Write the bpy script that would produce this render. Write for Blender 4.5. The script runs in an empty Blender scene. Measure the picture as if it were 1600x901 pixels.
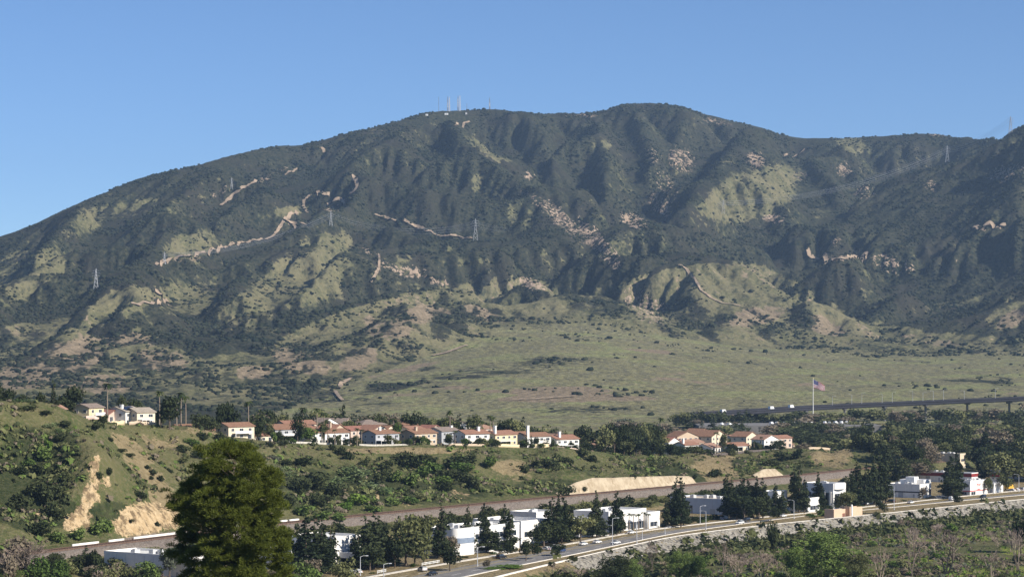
import bpy, math, random
import numpy as np

# ------------------------------------------------------------------ camera, world, sun, exposure
C = bpy.context.scene.collection
scene = bpy.context.scene
F = 3764.7          # focal length in photo pixels (1600 px wide)
CZ = 80.0           # eye height above the road
HY = 540.0          # row of the horizon
cam_d = bpy.data.cameras.new('camera')
cam_d.sensor_width = 36.0
cam_d.lens = F / 1600 * 36
cam_d.shift_y = (HY - 450.5) / 1600
cam_d.clip_start = 1.0
cam_d.clip_end = 60000
cam = bpy.data.objects.new('camera', cam_d)
cam.location = (0, 0, CZ)
cam.rotation_euler = (math.pi / 2, 0, 0)
C.objects.link(cam)
scene.camera = cam

SUN_EL, SUN_AZ = 34.0, 59.0       # azimuth measured from behind the camera towards the right
sd = (math.sin(math.radians(SUN_AZ)) * math.cos(math.radians(SUN_EL)),
      -math.cos(math.radians(SUN_AZ)) * math.cos(math.radians(SUN_EL)),
      math.sin(math.radians(SUN_EL)))
world = bpy.data.worlds.new('World')
scene.world = world
world.use_nodes = True
wn = world.node_tree.nodes
wl = world.node_tree.links
bg = wn['Background']
sky = wn.new('ShaderNodeTexSky')
sky.sky_type = 'NISHITA'
sky.sun_disc = False
sky.sun_elevation = math.radians(SUN_EL)
sky.sun_rotation = math.atan2(sd[0], sd[1])
sky.altitude = 200
sky.air_density = 0.6
sky.dust_density = 0.15
sky.ozone_density = 6.2
wl.new(sky.outputs[0], bg.inputs[0])
bg.inputs[1].default_value = 0.088
sun_d = bpy.data.lights.new('sun', 'SUN')
sun_d.energy = 4.8
sun_d.angle = math.radians(0.5)
sun_d.color = (1.0, 0.93, 0.82)
sun = bpy.data.objects.new('sun', sun_d)
sun.rotation_euler = (math.radians(90 - SUN_EL), 0, math.atan2(sd[0], -sd[1]))
C.objects.link(sun)
scene.view_settings.view_transform = 'Standard'
scene.view_settings.look = 'None'
scene.view_settings.gamma = 1
scene.view_settings.exposure = 0.58

rnd = random.Random(7)
rng = np.random.default_rng(11)

# ------------------------------------------------------------------ materials
class NT:
    def __init__(s, name, rough=0.9, spec=0.15):
        s.m = bpy.data.materials.new(name)
        s.m.use_nodes = True
        s.t = s.m.node_tree
        s.b = s.t.nodes['Principled BSDF']
        s.b.inputs['Roughness'].default_value = rough
        s.b.inputs['Specular IOR Level'].default_value = spec
        s._pos = None
    def n(s, typ, **kw):
        x = s.t.nodes.new(typ)
        for k, v in kw.items(): setattr(x, k, v)
        return x
    def link(s, a, b): s.t.links.new(a, b)
    def setin(s, node, idx, v):
        if isinstance(v, bpy.types.NodeSocket): s.link(v, node.inputs[idx])
        else: node.inputs[idx].default_value = v
    def pos(s):
        if s._pos is None:
            s._pos = s.n('ShaderNodeTexCoord').outputs['Object']
        return s._pos
    def scaled(s, v, sc):
        m = s.n('ShaderNodeMapping')
        s.link(v, m.inputs[0]); m.inputs['Scale'].default_value = sc
        return m.outputs[0]
    def noise(s, scale, detail=4, rough=0.6, vec=None, dist=0.0):
        x = s.n('ShaderNodeTexNoise')
        s.link(vec or s.pos(), x.inputs['Vector'])
        x.inputs['Scale'].default_value = scale
        x.inputs['Detail'].default_value = detail
        x.inputs['Roughness'].default_value = rough
        x.inputs['Distortion'].default_value = dist
        return x.outputs[0]
    def vor(s, scale, out='Distance', rand=1.0, vec=None):
        x = s.n('ShaderNodeTexVoronoi')
        s.link(vec or s.pos(), x.inputs['Vector'])
        x.inputs['Scale'].default_value = scale
        x.inputs['Randomness'].default_value = rand
        return x.outputs[out]
    def math(s, op, a, b=0.0, clamp=False):
        x = s.n('ShaderNodeMath', operation=op, use_clamp=clamp)
        s.setin(x, 0, a); s.setin(x, 1, b)
        return x.outputs[0]
    def ramp(s, f, lo, hi, a=0.0, b=1.0):
        x = s.n('ShaderNodeMapRange', clamp=True, interpolation_type='SMOOTHSTEP')
        s.setin(x, 0, f)
        x.inputs[1].default_value = lo; x.inputs[2].default_value = hi
        x.inputs[3].default_value = a; x.inputs[4].default_value = b
        return x.outputs[0]
    def mix(s, f, a, b):
        x = s.n('ShaderNodeMix', data_type='RGBA')
        s.setin(x, 0, f)
        for i, c in ((6, a), (7, b)):
            if isinstance(c, tuple): x.inputs[i].default_value = (*c, 1)
            else: s.link(c, x.inputs[i])
        return x.outputs[2]
    def attr(s, name):
        x = s.n('ShaderNodeAttribute'); x.attribute_name = name
        sp = s.n('ShaderNodeSeparateColor'); s.link(x.outputs['Color'], sp.inputs[0])
        return sp.outputs
    def col(s, c):
        if isinstance(c, tuple): s.b.inputs['Base Color'].default_value = (*c, 1)
        else: s.link(c, s.b.inputs['Base Color'])
    def bump(s, h, dist, strength=1.0):
        x = s.n('ShaderNodeBump')
        s.link(h, x.inputs['Height'])
        x.inputs['Distance'].default_value = dist
        x.inputs['Strength'].default_value = strength
        s.link(x.outputs[0], s.b.inputs['Normal'])

def plain(name, c, rough=0.8, var=0.12, scale=0.6, metal=0.0, spec=0.3):
    m = NT(name, rough, spec)
    f = m.noise(scale, 3)
    a = tuple(max(0, x * (1 - var)) for x in c); b = tuple(min(1, x * (1 + var)) for x in c)
    m.col(m.mix(m.ramp(f, 0.3, 0.7), a, b))
    m.b.inputs['Metallic'].default_value = metal
    return m.m

# ------------------------------------------------------------------ mesh helpers
def tag(o, label=None, cat=None, group=None, kind=None):
    if label: o['label'] = label
    if cat: o['category'] = cat
    if group: o['group'] = group
    if kind: o['kind'] = kind
    return o

def np_mesh(name, verts, faces, mats, mat_idx=None, smooth=False, attrs=None):
    """verts (n,3), faces (m,k) with constant k or list of such arrays"""
    me = bpy.data.meshes.new(name)
    if not isinstance(faces, list): faces = [faces]
    faces = [np.asarray(f, dtype=np.int32) for f in faces if len(f)]
    tot = sum(len(f) for f in faces)
    loops = np.concatenate([f.ravel() for f in faces])
    lt = np.concatenate([np.full(len(f), f.shape[1], dtype=np.int32) for f in faces])
    ls = np.concatenate([[0], np.cumsum(lt)[:-1]]).astype(np.int32)
    me.vertices.add(len(verts)); me.loops.add(len(loops)); me.polygons.add(tot)
    me.vertices.foreach_set('co', np.asarray(verts, dtype=np.float32).ravel())
    me.loops.foreach_set('vertex_index', loops)
    me.polygons.foreach_set('loop_start', ls)
    me.polygons.foreach_set('loop_total', lt)
    if mat_idx is not None: me.polygons.foreach_set('material_index', np.asarray(mat_idx, dtype=np.int32))
    if smooth: me.polygons.foreach_set('use_smooth', np.ones(tot, dtype=bool))
    for m in (mats if isinstance(mats, (list, tuple)) else [mats]): me.materials.append(m)
    if attrs:
        for k, a in attrs.items():
            at = me.attributes.new(k, 'FLOAT_COLOR', 'POINT')
            at.data.foreach_set('color', np.asarray(a, dtype=np.float32).ravel())
    me.update(calc_edges=True)
    me.validate()
    return me

def link(name, me, parent=None, loc=None, rz=0.0):
    o = bpy.data.objects.new(name, me)
    C.objects.link(o)
    if parent is not None: o.parent = parent
    if loc is not None: o.location = loc
    o.rotation_euler.z = rz
    return o

def empty(name, loc=(0, 0, 0), rz=0.0):
    return link(name, None, None, loc, rz)

class MB:
    """collects boxes, bars, prisms into one mesh"""
    def __init__(s): s.v = []; s.f = []; s.mi = []
    def add(s, vs, fs, mi=0):
        o = len(s.v); s.v += [tuple(map(float, v)) for v in vs]
        s.f += [tuple(i + o for i in f) for f in fs]; s.mi += [mi] * len(fs)
    def box(s, x0, x1, y0, y1, z0, z1, mi=0):
        s.add([(x0,y0,z0),(x1,y0,z0),(x1,y1,z0),(x0,y1,z0),(x0,y0,z1),(x1,y0,z1),(x1,y1,z1),(x0,y1,z1)],
              [(0,3,2,1),(4,5,6,7),(0,1,5,4),(1,2,6,5),(2,3,7,6),(3,0,4,7)], mi)
    def tube(s, p, q, r, r2=None, n=6, mi=0, cap=True):
        p = np.array(p, float); q = np.array(q, float); r2 = r if r2 is None else r2
        d = q - p; L = np.linalg.norm(d)
        if L < 1e-6: return
        d /= L
        a = np.cross(d, (0, 0, 1) if abs(d[2]) < .9 else (1, 0, 0)); a /= np.linalg.norm(a); b = np.cross(d, a)
        vs = []
        for c, rr in ((p, r), (q, r2)):
            for k in range(n):
                t = 2 * math.pi * k / n
                vs.append(c + rr * (math.cos(t) * a + math.sin(t) * b))
        fs = [(k, (k + 1) % n, n + (k + 1) % n, n + k) for k in range(n)]
        if cap: fs += [tuple(range(n - 1, -1, -1)), tuple(range(n, 2 * n))]
        s.add(vs, fs, mi)
    def path(s, pts, rs, n=6, mi=0):
        for i in range(len(pts) - 1): s.tube(pts[i], pts[i + 1], rs[i], rs[i + 1], n, mi)
    def prism(s, poly, z0, z1, mi=0):
        n = len(poly)
        s.add([(x, y, z0) for x, y in poly] + [(x, y, z1) for x, y in poly],
              [tuple(range(n - 1, -1, -1)), tuple(range(n, 2 * n))] + [(k, (k + 1) % n, n + (k + 1) % n, n + k) for k in range(n)], mi)
    def mesh(s, name, mats, smooth=False):
        me = bpy.data.meshes.new(name)
        me.from_pydata(s.v, [], s.f)
        for m in (mats if isinstance(mats, (list, tuple)) else [mats]): me.materials.append(m)
        me.polygons.foreach_set('material_index', s.mi)
        if smooth: me.polygons.foreach_set('use_smooth', [True] * len(s.f))
        me.update()
        return me
    def build(s, name, mats, parent=None, smooth=False, loc=None, rz=0.0):
        return link(name, s.mesh(name, mats, smooth), parent, loc, rz)

def copy_tree(o, parent=None):
    c = o.copy(); C.objects.link(c); c.parent = parent
    for ch in list(o.children): copy_tree(ch, c)
    return c

# ------------------------------------------------------------------ numeric helpers
def smooth01(x): x = np.clip(x, 0, 1); return x * x * (3 - 2 * x)
def sstep(a, b, x): return smooth01((x - a) / (b - a))

_tab = rng.random((256, 256))
def vnoise(x, y):
    xi = np.floor(x).astype(int); yi = np.floor(y).astype(int)
    fx = smooth01(x - xi); fy = smooth01(y - yi)
    a = _tab[xi & 255, yi & 255]; b = _tab[(xi + 1) & 255, yi & 255]
    c = _tab[xi & 255, (yi + 1) & 255]; d = _tab[(xi + 1) & 255, (yi + 1) & 255]
    return (a * (1 - fx) + b * fx) * (1 - fy) + (c * (1 - fx) + d * fx) * fy
def fbm(x, y, scale, octv=4, g=0.5, ridged=False):
    s = 0; a = 1; t = 0; ca, sa = math.cos(.7), math.sin(.7)
    x = np.asarray(x) / scale; y = np.asarray(y) / scale
    for i in range(octv):
        n = vnoise(x + 17.3 * i, y - 9.1 * i)
        if ridged: n = 1 - abs(2 * n - 1)
        s = s + a * n; t += a; a *= g
        x, y = 2.03 * (ca * x - sa * y), 2.03 * (sa * x + ca * y)
    return s / t
# ------------------------------------------------------------------ near terrain: bluff, railway bench, business park, river bank
def pl_pix(pts, z):
    out = []
    for p in pts:
        D = (CZ - z) * F / (p[1] - HY)
        out.append(((p[0] - 800) * D / F, D, z))
    return np.array(out)
T_ = np.array([((u - 800) * Y / F, Y, z) for u, Y, z in [
    (-400,900,58),(0,940,59),(60,948,57),(100,958,54.5),(130,985,50),(160,1030,47.5),(230,1062,46),(300,1085,43),(380,1112,36.5),
    (450,1135,34),(600,1190,30),(740,1232,29),(850,1272,26.5),(960,1305,21),(1000,1340,17),(1100,1420,15),(1200,1480,15),
    (1260,1500,16),(1310,1530,15),(1345,1560,6),(1500,1640,3),(1700,1750,3)]])
R_ = pl_pix([(-200,893),(100,859),(270,839),(440,818.5),(620,800.5),(690,794),(753,788),(820,781.5),(1000,765.5),(1104,756),(1191,748),(1259,742),(1331,734),(1500,719)], 8.0)
K_ = pl_pix([(300,960),(500,916),(620,895),(687,883),(760,871),(820,861.5),(888,851),(1000,830),(1100,818.5),(1180,809.5),(1290,799),(1400,787),(1500,776),(1600,766),(1900,742)], 0.0)
N_ = pl_pix([(300,1010),(500,955),(620,925),(760,893),(887,868),(980,848),(1056,832),(1180,815.5),(1233,808.5),(1300,801),(1400,792),(1500,782),(1600,773),(1900,748)], 0.0)
W_ = pl_pix([(400,1010),(620,948),(760,905),(890,874),(980,853.5),(1058,837),(1160,824.5),(1260,814),(1370,803.5),(1500,790),(1600,780),(1900,754)], 0.0)

def resample(P, step=8.0):
    d = np.concatenate([[0], np.cumsum(np.hypot(*(np.diff(P[:, :2], axis=0).T)))])
    s = np.arange(0, d[-1], step)
    # smooth catmull-like: linear then blur
    Q = np.stack([np.interp(s, d, P[:, i]) for i in range(3)], 1)
    k = np.array([1, 2, 3, 4, 3, 2, 1], float); k /= k.sum()
    for _ in range(2):
        E = np.concatenate([2 * Q[0] - Q[1:4][::-1], Q, 2 * Q[-1] - Q[-4:-1][::-1]])
        Q = np.stack([np.convolve(E[:, i], k, 'valid') for i in range(3)], 1)
    return Q
def extend(P, d=600.0):
    a = P[0, :2] - P[3, :2]; a /= np.linalg.norm(a); b = P[-1, :2] - P[-4, :2]; b /= np.linalg.norm(b)
    return np.concatenate([[[*(P[0, :2] + a * d), P[0, 2]]], P, [[*(P[-1, :2] + b * d), P[-1, 2]]]])
def offset(P, t, z=None):
    """to the right of the travel direction (towards the river)"""
    d = np.gradient(P[:, :2], axis=0); d /= np.linalg.norm(d, axis=1)[:, None]
    Q = P.copy(); Q[:, 0] += d[:, 1] * t; Q[:, 1] -= d[:, 0] * t
    if z is not None: Q[:, 2] = z
    return Q
def usd(P): return 800 + F * P[:, 0] / P[:, 1]
Ts, Rs, Ks, Ns, Ws = [resample(p) for p in (T_, R_, K_, N_, W_)]
Cs = offset(Rs, -11.8); uC = usd(Cs)
WALL0, WALL1 = 893, 1112
def wall_h(u):      # height of the soil-nail wall above the rails
    return np.interp(u, [870, 893, 925, 950, 1000, 1075, 1100, 1122, 1192, 1206, 1216, 1234, 1246], [0.3, 1.0, 5.6, 7.0, 6.0, 4.8, 3.8, 0.3, .3, 2.6, 4.2, 4.0, .4])
Cs[:, 2] = 8 + wall_h(uC) * .9 - np.where(wall_h(uC) > .5, .7, 0) + np.interp(uC, [150, 180, 205, 240, 285, 330], [0, 6, 9.5, 8, 6.5, 0.5]) + np.where(wall_h(uC) > .5, .1, 1.0) * fbm(Cs[:, 0], Cs[:, 1], 30, 3)
R0 = offset(Rs, -6.0, 8.0); R1 = offset(Rs, 3.2, 8.0); R2 = offset(Rs, 6.8, 5.2); R3 = offset(Rs, 26, 0.6)
K0 = offset(Ks, -4.0, 0.15)
B0 = offset(Ws, 1.2, 0.0); B1 = offset(Ws, 11.5, -5.8); B2 = offset(Ws, 45, -6.0)
STACK = [extend(p) for p in (Ts, Cs, R0, R1, R2, R3, K0, B0, B1, B2)]

def sdist(P, x, y):
    best = np.full(x.shape, 1e18); sg = np.zeros(x.shape); zz = np.zeros(x.shape)
    for i in range(len(P) - 1):
        ax, ay, az = P[i]; bx, by, bz = P[i + 1]
        dx, dy = bx - ax, by - ay; L2 = dx * dx + dy * dy
        t = np.clip(((x - ax) * dx + (y - ay) * dy) / L2, 0, 1)
        ex = x - (ax + t * dx); ey = y - (ay + t * dy)
        d = ex * ex + ey * ey
        m = d < best
        best = np.where(m, d, best)
        sg = np.where(m, -(dx * ey - dy * ex), sg)      # >0 on the river side
        zz = np.where(m, az + t * (bz - az), zz)
    return np.sqrt(best) * np.where(sg >= 0, 1, -1), zz

# spurs and gullies of the near bluff: (px, Y, z, radius)
SPUR = [(91,958,56,10),(108,940,51,12),(125,925,45.5,14),(138,916,41,14),(151,907,36.5,14),(166,903,32.5,14),(182,900,28,14),(197,899,24.5,13),(212,900,20.5,12),(235,905,15,10)]
GULLY = [(60,905,32,16),(40,880,22,16),(75,925,42,10),(262,985,28,22),(290,1010,31,20),(270,950,18,18),(420,1060,25,15),(560,1110,20,18),(520,1085,15,14),(690,1160,18,16),(700,1130,13,12),
         (905,1240,16,16),(1010,1290,13,14),(1165,1400,10,16),(1215,1420,9,15)]
BUMP = [(130,1035,0,0)]
def raw_near(x, y):
    ds, zs = zip(*[sdist(P, x, y) for P in STACK])
    z = zs[0].copy()
    far = -ds[0]
    z = np.where(ds[0] < 0, zs[0], z)
    for i in range(len(STACK) - 1):
        d0, d1 = ds[i], ds[i + 1]
        inside = (d0 >= 0) & (d1 < 0)
        w = d0 / np.maximum(d0 - d1, 1e-6)
        if i == 0: w = w * .75 + .25 * smooth01(w)
        z = np.where(inside, zs[i] * (1 - w) + zs[i + 1] * w, z)
    z = np.where(ds[-1] >= 0, -6.0, z)
    # between 0 and 1: how much of a bluff slope this is
    sl = np.where((ds[0] > -6) & (ds[1] < 0), np.minimum(sstep(-6, 12, ds[0]), sstep(0, 14, -ds[1])), 0)
    return z, ds, sl
_ctl = None
def near_h(x, y, full=False):
    global _ctl
    x = np.asarray(x, float); y = np.asarray(y, float)
    z, ds, sl = raw_near(x, y)
    if _ctl is None:
        P = [((u - 800) * Y / F, Y, zz, r) for u, Y, zz, r in SPUR + GULLY]
        P = np.array(P)
        z0, _, _ = raw_near(P[:, 0], P[:, 1])
        # fit weights of gaussian bumps
        A = np.exp(-((P[:, 0][:, None] - P[:, 0]) ** 2 + (P[:, 1][:, None] - P[:, 1]) ** 2) / (2 * P[:, 3] ** 2))
        w = np.linalg.lstsq(A + .25 * np.eye(len(P)), P[:, 2] - z0, rcond=None)[0]
        _ctl = (P, w)
    P, w = _ctl
    dz = 0
    for (px, py, _, r), ww in zip(P, w):
        dz = dz + ww * np.exp(-((x - px) ** 2 + (y - py) ** 2) / (2 * r * r))
    keep = sstep(0, 16, -ds[1]) * np.where(ds[0] > 0, 1, sstep(30, 0, -ds[0]))
    z = z + dz * keep
    rg = fbm(x, y, 45, 4, .55, True)
    z = z + sl * ((rg - .62) * 11 + (fbm(x, y, 9, 3) - .5) * 2.2)
    # river bed undulation
    z = z + np.where(ds[-2] > 0, (fbm(x, y, 30, 3) - .5) * 1.2 * sstep(0, 10, ds[-2]), 0)
    # camera hill, under the frame
    z = np.maximum(z, np.minimum(73 - .22 * y, 74))  if np.any(y < 420) else z
    if full: return z, ds, sl
    return z

# ------------------------------------------------------------------ far terrain
def LI(u, us, vs): return np.interp(u, us, vs)
U = [-300,0,200,400,600,800,1000,1200,1400,1600,1900]
SKY = [(-300,480),(-150,430),(0,368),(60,346),(100,326),(130,312),(170,296),(210,279),(250,268),(300,258),(350,243),(400,231),(440,224),(470,226),(500,219),(540,207),(575,200),(600,192),(625,187),(655,176),(672,172),(700,170),(740,169),(775,170),(790,175),(830,177),(870,176),(905,178),(935,179),(948,172),(962,165),(985,159),(1020,160),(1060,165),(1090,173),(1120,181),(1150,190),(1185,196),(1215,208),(1250,214),(1300,215),(1360,212),(1400,210),(1430,207),(1470,206),(1500,213),(1540,211),(1562,211),(1575,204),(1590,198),(1610,192),(1700,175),(1900,150)]
SU = [s[0] for s in SKY]; SV = [s[1] for s in SKY]
EU = [-300,0,200,400,600,700,850,985,1200,1400,1520,1565,1600,1900]; EY = [4800,5000,5300,5700,6000,6100,6250,6400,6500,6450,6300,6000,5400,5000]
def base_far(u, Y):
    z0 = LI(u, U, [10,10,10,10,6,4,3,3,3,3,3])
    nodes = [(1500 + 0*u, z0),
             (2400 + 0*u, LI(u, U, [20,20,18,14,11,11,11,11,11,12,12]))]
    Yc = LI(u, U, [3000,3000,3000,2700,3150,3750,3800,3850,3800,3700,3700]); yc = LI(u, U, [590,590,588,632,580,510,521,545,556,556,556])
    nodes.append((Yc, CZ + (HY - yc) * Yc / F))
    Yd = LI(u, U, [4000,4000,4100,4400,4700,4900,4900,4900,4900,4500,4500]); yd = LI(u, U, [500,490,465,430,400,395,395,415,430,410,410])
    nodes.append((Yd, CZ + (HY - yd) * Yd / F))
    Ye = LI(u, EU, EY); ye = LI(u, SU, SV)
    ze = CZ + (HY - ye) * Ye / F
    nodes.append((Ye, ze)); nodes.append((Ye + 900, ze * .55)); nodes.append((Ye + 3000, ze * .2))
    z = nodes[0][1] + 0 * Y
    for (ya, za), (yb, zb) in zip(nodes[:-1], nodes[1:]):
        t = (Y - ya) / (yb - ya)
        z = np.where(Y >= ya, za + (zb - za) * np.clip(t, 0, 1), z)
    return z

def cv(o, pts): # crop coordinates -> photo pixels
    ox, oy, s = {1: (0,200,2.048), 2: (400,140,2.815), 3: (760,140,2.815), 4: (1120,160,2.252), 5: (380,420,3.333), 6: (820,390,3.333)}[o]
    return [(ox + x / s, oy + y / s) for x, y in pts]
RIDGES = [  # (crop, height above the mean slope, points)
 (1,45,[(700,130),(570,210),(500,300),(420,400),(350,480),(307,515),(260,600),(200,640),(120,700),(20,770),(-60,800)]),
 (1,40,[(300,200),(210,300),(120,400),(40,470),(-60,540)]),
 (1,30,[(860,170),(780,205),(700,245),(650,290),(600,330)]),
 (1,45,[(1000,240),(930,290),(800,370),(620,410),(520,440),(430,500),(350,520)]),
 (1,50,[(1106,330),(1060,380),(980,440),(900,480),(780,560),(700,640),(620,685)]),
 (1,22,[(860,390),(790,420),(740,470),(710,520)]),
 (1,30,[(430,640),(370,660),(300,720),(200,770),(80,830)]),
 (1,25,[(560,640),(480,690),(430,760),(400,850)]),
 (1,25,[(1000,560),(880,620),(760,690),(680,720)]),
 (2,55,[(760,100),(640,170),(560,210),(480,260),(410,330)]),
 (2,45,[(470,340),(430,372),(450,430),(430,470),(350,490),(250,510),(200,560),(130,590)]),
 (2,50,[(560,390),(640,405),(760,430),(860,440),(960,470),(1126,500),(1220,540),(1320,600),(1420,680),(1500,760)]),
 (2,60,[(850,95),(880,200),(960,270),(1050,330),(1150,390),(1230,460),(1310,545)]),
 (2,35,[(400,545),(520,560),(640,590),(740,630),(800,650),(930,665),(1000,665),(1100,700),(1200,760),(1300,810)]),
 (2,40,[(380,640),(330,700),(250,760),(160,810),(60,870)]),
 (2,30,[(540,720),(520,780),(460,830),(400,880)]),
 (2,35,[(640,170),(700,250),(740,320)]),
 (3,30,[(250,110),(280,200),(280,290),(200,370)]),
 (3,60,[(510,100),(500,170),(520,240),(530,300),(490,370),(500,480),(560,560),(600,640),(620,720)]),
 (3,35,[(650,60),(700,160),(740,240),(740,330),(760,420)]),
 (3,30,[(900,100),(850,190),(830,270),(800,360),(810,440)]),
 (3,60,[(1120,150),(1020,290),(950,380),(890,470),(840,530)]),
 (3,30,[(340,600),(420,660),(500,730),(560,790)]),
 (4,60,[(200,85),(200,160),(180,240),(90,280),(30,320),(-60,370),(-110,420),(-200,520)]),
 (4,35,[(220,240),(250,330),(280,390),(250,430),(230,480)]),
 (4,35,[(300,170),(380,240),(440,270),(460,330),(460,400)]),
 (4,35,[(460,130),(520,200),(530,290),(510,360),(480,420)]),
 (4,70,[(1081,90),(1000,140),(900,185),(800,215),(765,280),(730,350),(700,400),(610,440),(500,510),(430,525)]),
 (4,40,[(1081,200),(1000,260),(930,310),(840,380),(740,440)]),
 (4,40,[(1081,400),(980,430),(820,500),(640,525),(540,532),(400,560)]),
 (4,40,[(1160,600),(1081,680),(1000,740),(940,790)]),
 (4,30,[(700,640),(600,690),(520,710)]),
]
VALLEYS = [
 (1,45,[(440,250),(340,340),(250,430),(170,530),(60,600),(-60,650)]),
 (1,30,[(150,340),(90,420),(0,520)]),
 (1,38,[(720,290),(640,360),(560,390),(480,460),(420,550),(340,590)]),
 (1,28,[(800,300),(740,360),(700,400)]),
 (1,50,[(1050,320),(960,390),(860,450),(790,500),(740,550),(600,650),(575,690)]),
 (1,28,[(760,440),(690,480),(640,470)]),
 (1,45,[(1106,540),(960,600),(860,660),(740,700)]),
 (1,32,[(350,680),(280,740),(240,800)]),
 (1,32,[(575,690),(660,740),(720,800)]),
 (1,28,[(180,660),(100,740),(0,800)]),
 (1,24,[(520,740),(440,830)]),
 (2,40,[(500,200),(380,300),(320,370),(250,440),(160,530)]),
 (2,35,[(720,220),(760,300),(810,360),(850,430)]),
 (2,35,[(520,470),(620,500),(760,540),(900,580),(1040,620)]),
 (2,40,[(560,600),(480,680),(430,800),(380,880)]),
 (2,30,[(260,600),(180,680),(80,740),(0,800)]),
 (2,35,[(700,700),(800,760),(940,800)]),
 (3,60,[(170,120),(150,230),(115,340),(190,430),(300,540),(370,600),(480,650),(560,720),(610,800),(540,850)]),
 (3,40,[(400,150),(380,240),(300,330),(220,400),(190,430)]),
 (3,35,[(580,150),(620,240),(640,330),(640,430),(660,520)]),
 (3,30,[(790,200),(790,290),(780,350)]),
 (3,70,[(1000,170),(930,310),(860,390),(820,480),(740,580),(700,660),(620,790)]),
 (3,30,[(430,400),(430,500),(460,600)]),
 (3,30,[(1126,620),(1070,690),(1030,760)]),
 (4,55,[(120,100),(60,170),(-30,250),(-120,330),(-160,420)]),
 (4,40,[(260,230),(290,300),(330,400),(380,480)]),
 (4,35,[(420,180),(480,260),(490,330),(480,400)]),
 (4,60,[(600,190),(560,280),(500,400),(450,480),(400,505),(300,570),(200,575)]),
 (4,70,[(740,230),(660,320),(635,390),(560,440),(480,500)]),
 (4,35,[(1000,200),(900,280),(820,360)]),
 (4,40,[(1100,560),(960,640),(880,700),(760,780),(690,810)]),
 (4,55,[(130,570),(240,650),(360,700),(470,730),(560,750),(640,760),(700,800)]),
]
# foothills: crests with their distance at both ends, then spurs and gullies on their faces
FOOT = ([-300,0,100,200,320,400,520,640,800,900,980,1060,1170,1250,1330,1450,1600,1900], [505,510,496,505,560,546,490,455,435,452,437,413,408,440,488,520,525,530])
YCR = ([-300,0,200,320,400,520,640,800,900,980,1060,1170,1250,1330,1450,1600,1900], [3400,3400,3400,3450,3550,3750,3900,4100,4050,4200,4350,4350,4250,4150,4100,4000,4000])
FAN = ([-300,400,480,560,700,780,900,1000,1100,1230,1350,1600,1900], [700,660,625,592,545,509,504,520,532,546,556,556,556])
YTOE = ([-300,400,480,560,700,780,900,1000,1100,1230,1350,1600,1900], [2450,2500,2650,2950,3450,3740,3800,3800,3800,3850,3800,3700,3700])
CRESTS = [
 (5,3480,3980,[(0,350),(100,325),(200,300),(400,222),(600,150),(740,118),(820,110),(900,115)],70),
 (5,3980,3900,[(900,115),(1000,140),(1100,170),(1250,210),(1400,250),(1460,280)],50),
 (5,4060,4250,[(1060,125),(1200,80),(1330,58),(1440,45),(1560,80),(1620,120)],70),
 (6,4180,3830,[(-20,140),(100,200),(250,262),(450,302),(600,350),(750,400),(800,440)],75),
 (6,4250,4450,[(400,180),(500,145),(600,115),(720,85),(900,72),(1000,66),(1100,62)],110),
 (6,4450,4300,[(1100,62),(1200,90),(1280,130)],90),
 (6,4320,4000,[(1290,205),(1400,250),(1500,290),(1600,320),(1700,370)],70),
]
FSPURS = [
 (6,45,[(850,90),(880,180),(900,235),(1000,262),(1100,290),(1160,300)]),
 (5,40,[(840,120),(900,200),(860,260),(830,330),(880,380)]), (5,35,[(1100,190),(1090,290),(1070,350)]), (5,40,[(740,230),(660,330),(600,400),(560,480)]),
 (5,35,[(480,330),(430,390),(460,480)]), (5,30,[(300,400),(250,430),(180,490)]), (6,40,[(1250,285),(1150,310),(1100,350),(1040,440)]),
 (6,35,[(1420,330),(1300,380),(1220,430)]), (6,35,[(1560,330),(1500,400),(1540,490)]), (4,40,[(300,690),(340,770),(360,850)]),
 (4,40,[(440,740),(500,800),(540,870)]), (4,40,[(620,780),(700,830),(750,850)]),
 (5,-50,[(1040,190),(1030,270),(990,380)]), (5,-50,[(1200,225),(1170,290),(1130,350)]), (5,-45,[(800,240),(740,330),(690,400),(650,480)]),
 (5,-40,[(560,340),(500,420),(470,500)]), (5,-40,[(370,400),(330,430),(330,500)]), (6,-60,[(560,250),(700,270),(760,300),(800,380),(840,440)]),
 (6,-40,[(960,180),(1020,200),(1090,250)]), (6,-50,[(1260,150),(1230,220),(1190,280),(1060,320),(960,400)]), (6,-40,[(1340,360),(1250,420),(1150,460)]),
 (6,-40,[(1400,400),(1450,470)]), (4,-45,[(230,760),(280,850)]), (4,-45,[(400,790),(440,870)]), (4,-45,[(580,800),(620,870)]),
]
def solve_foot(u, py, a):
    vc = np.interp(u, *FOOT); vt = max(np.interp(u, *FAN), vc + 12)
    t = np.clip((py - vc) / (vt - vc), 0.04, 1)
    Y = np.interp(u, *YCR) * (1 - t) + np.interp(u, *YTOE) * t - a * 1.3
    return (u - 800) * Y / F, Y, CZ + (HY - py) * Y / F
GX0, GX1, GY0, GY1 = -2000, 2100, 1500, 7900
def densify(pts, step=7):
    out = []
    for (a, b), (c, d) in zip(pts[:-1], pts[1:]):
        n = max(1, int(math.hypot(c - a, d - b) / step))
        out += [(a + (c - a) * i / n, b + (d - b) * i / n) for i in range(n)]
    out.append(pts[-1]); return out
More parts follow.
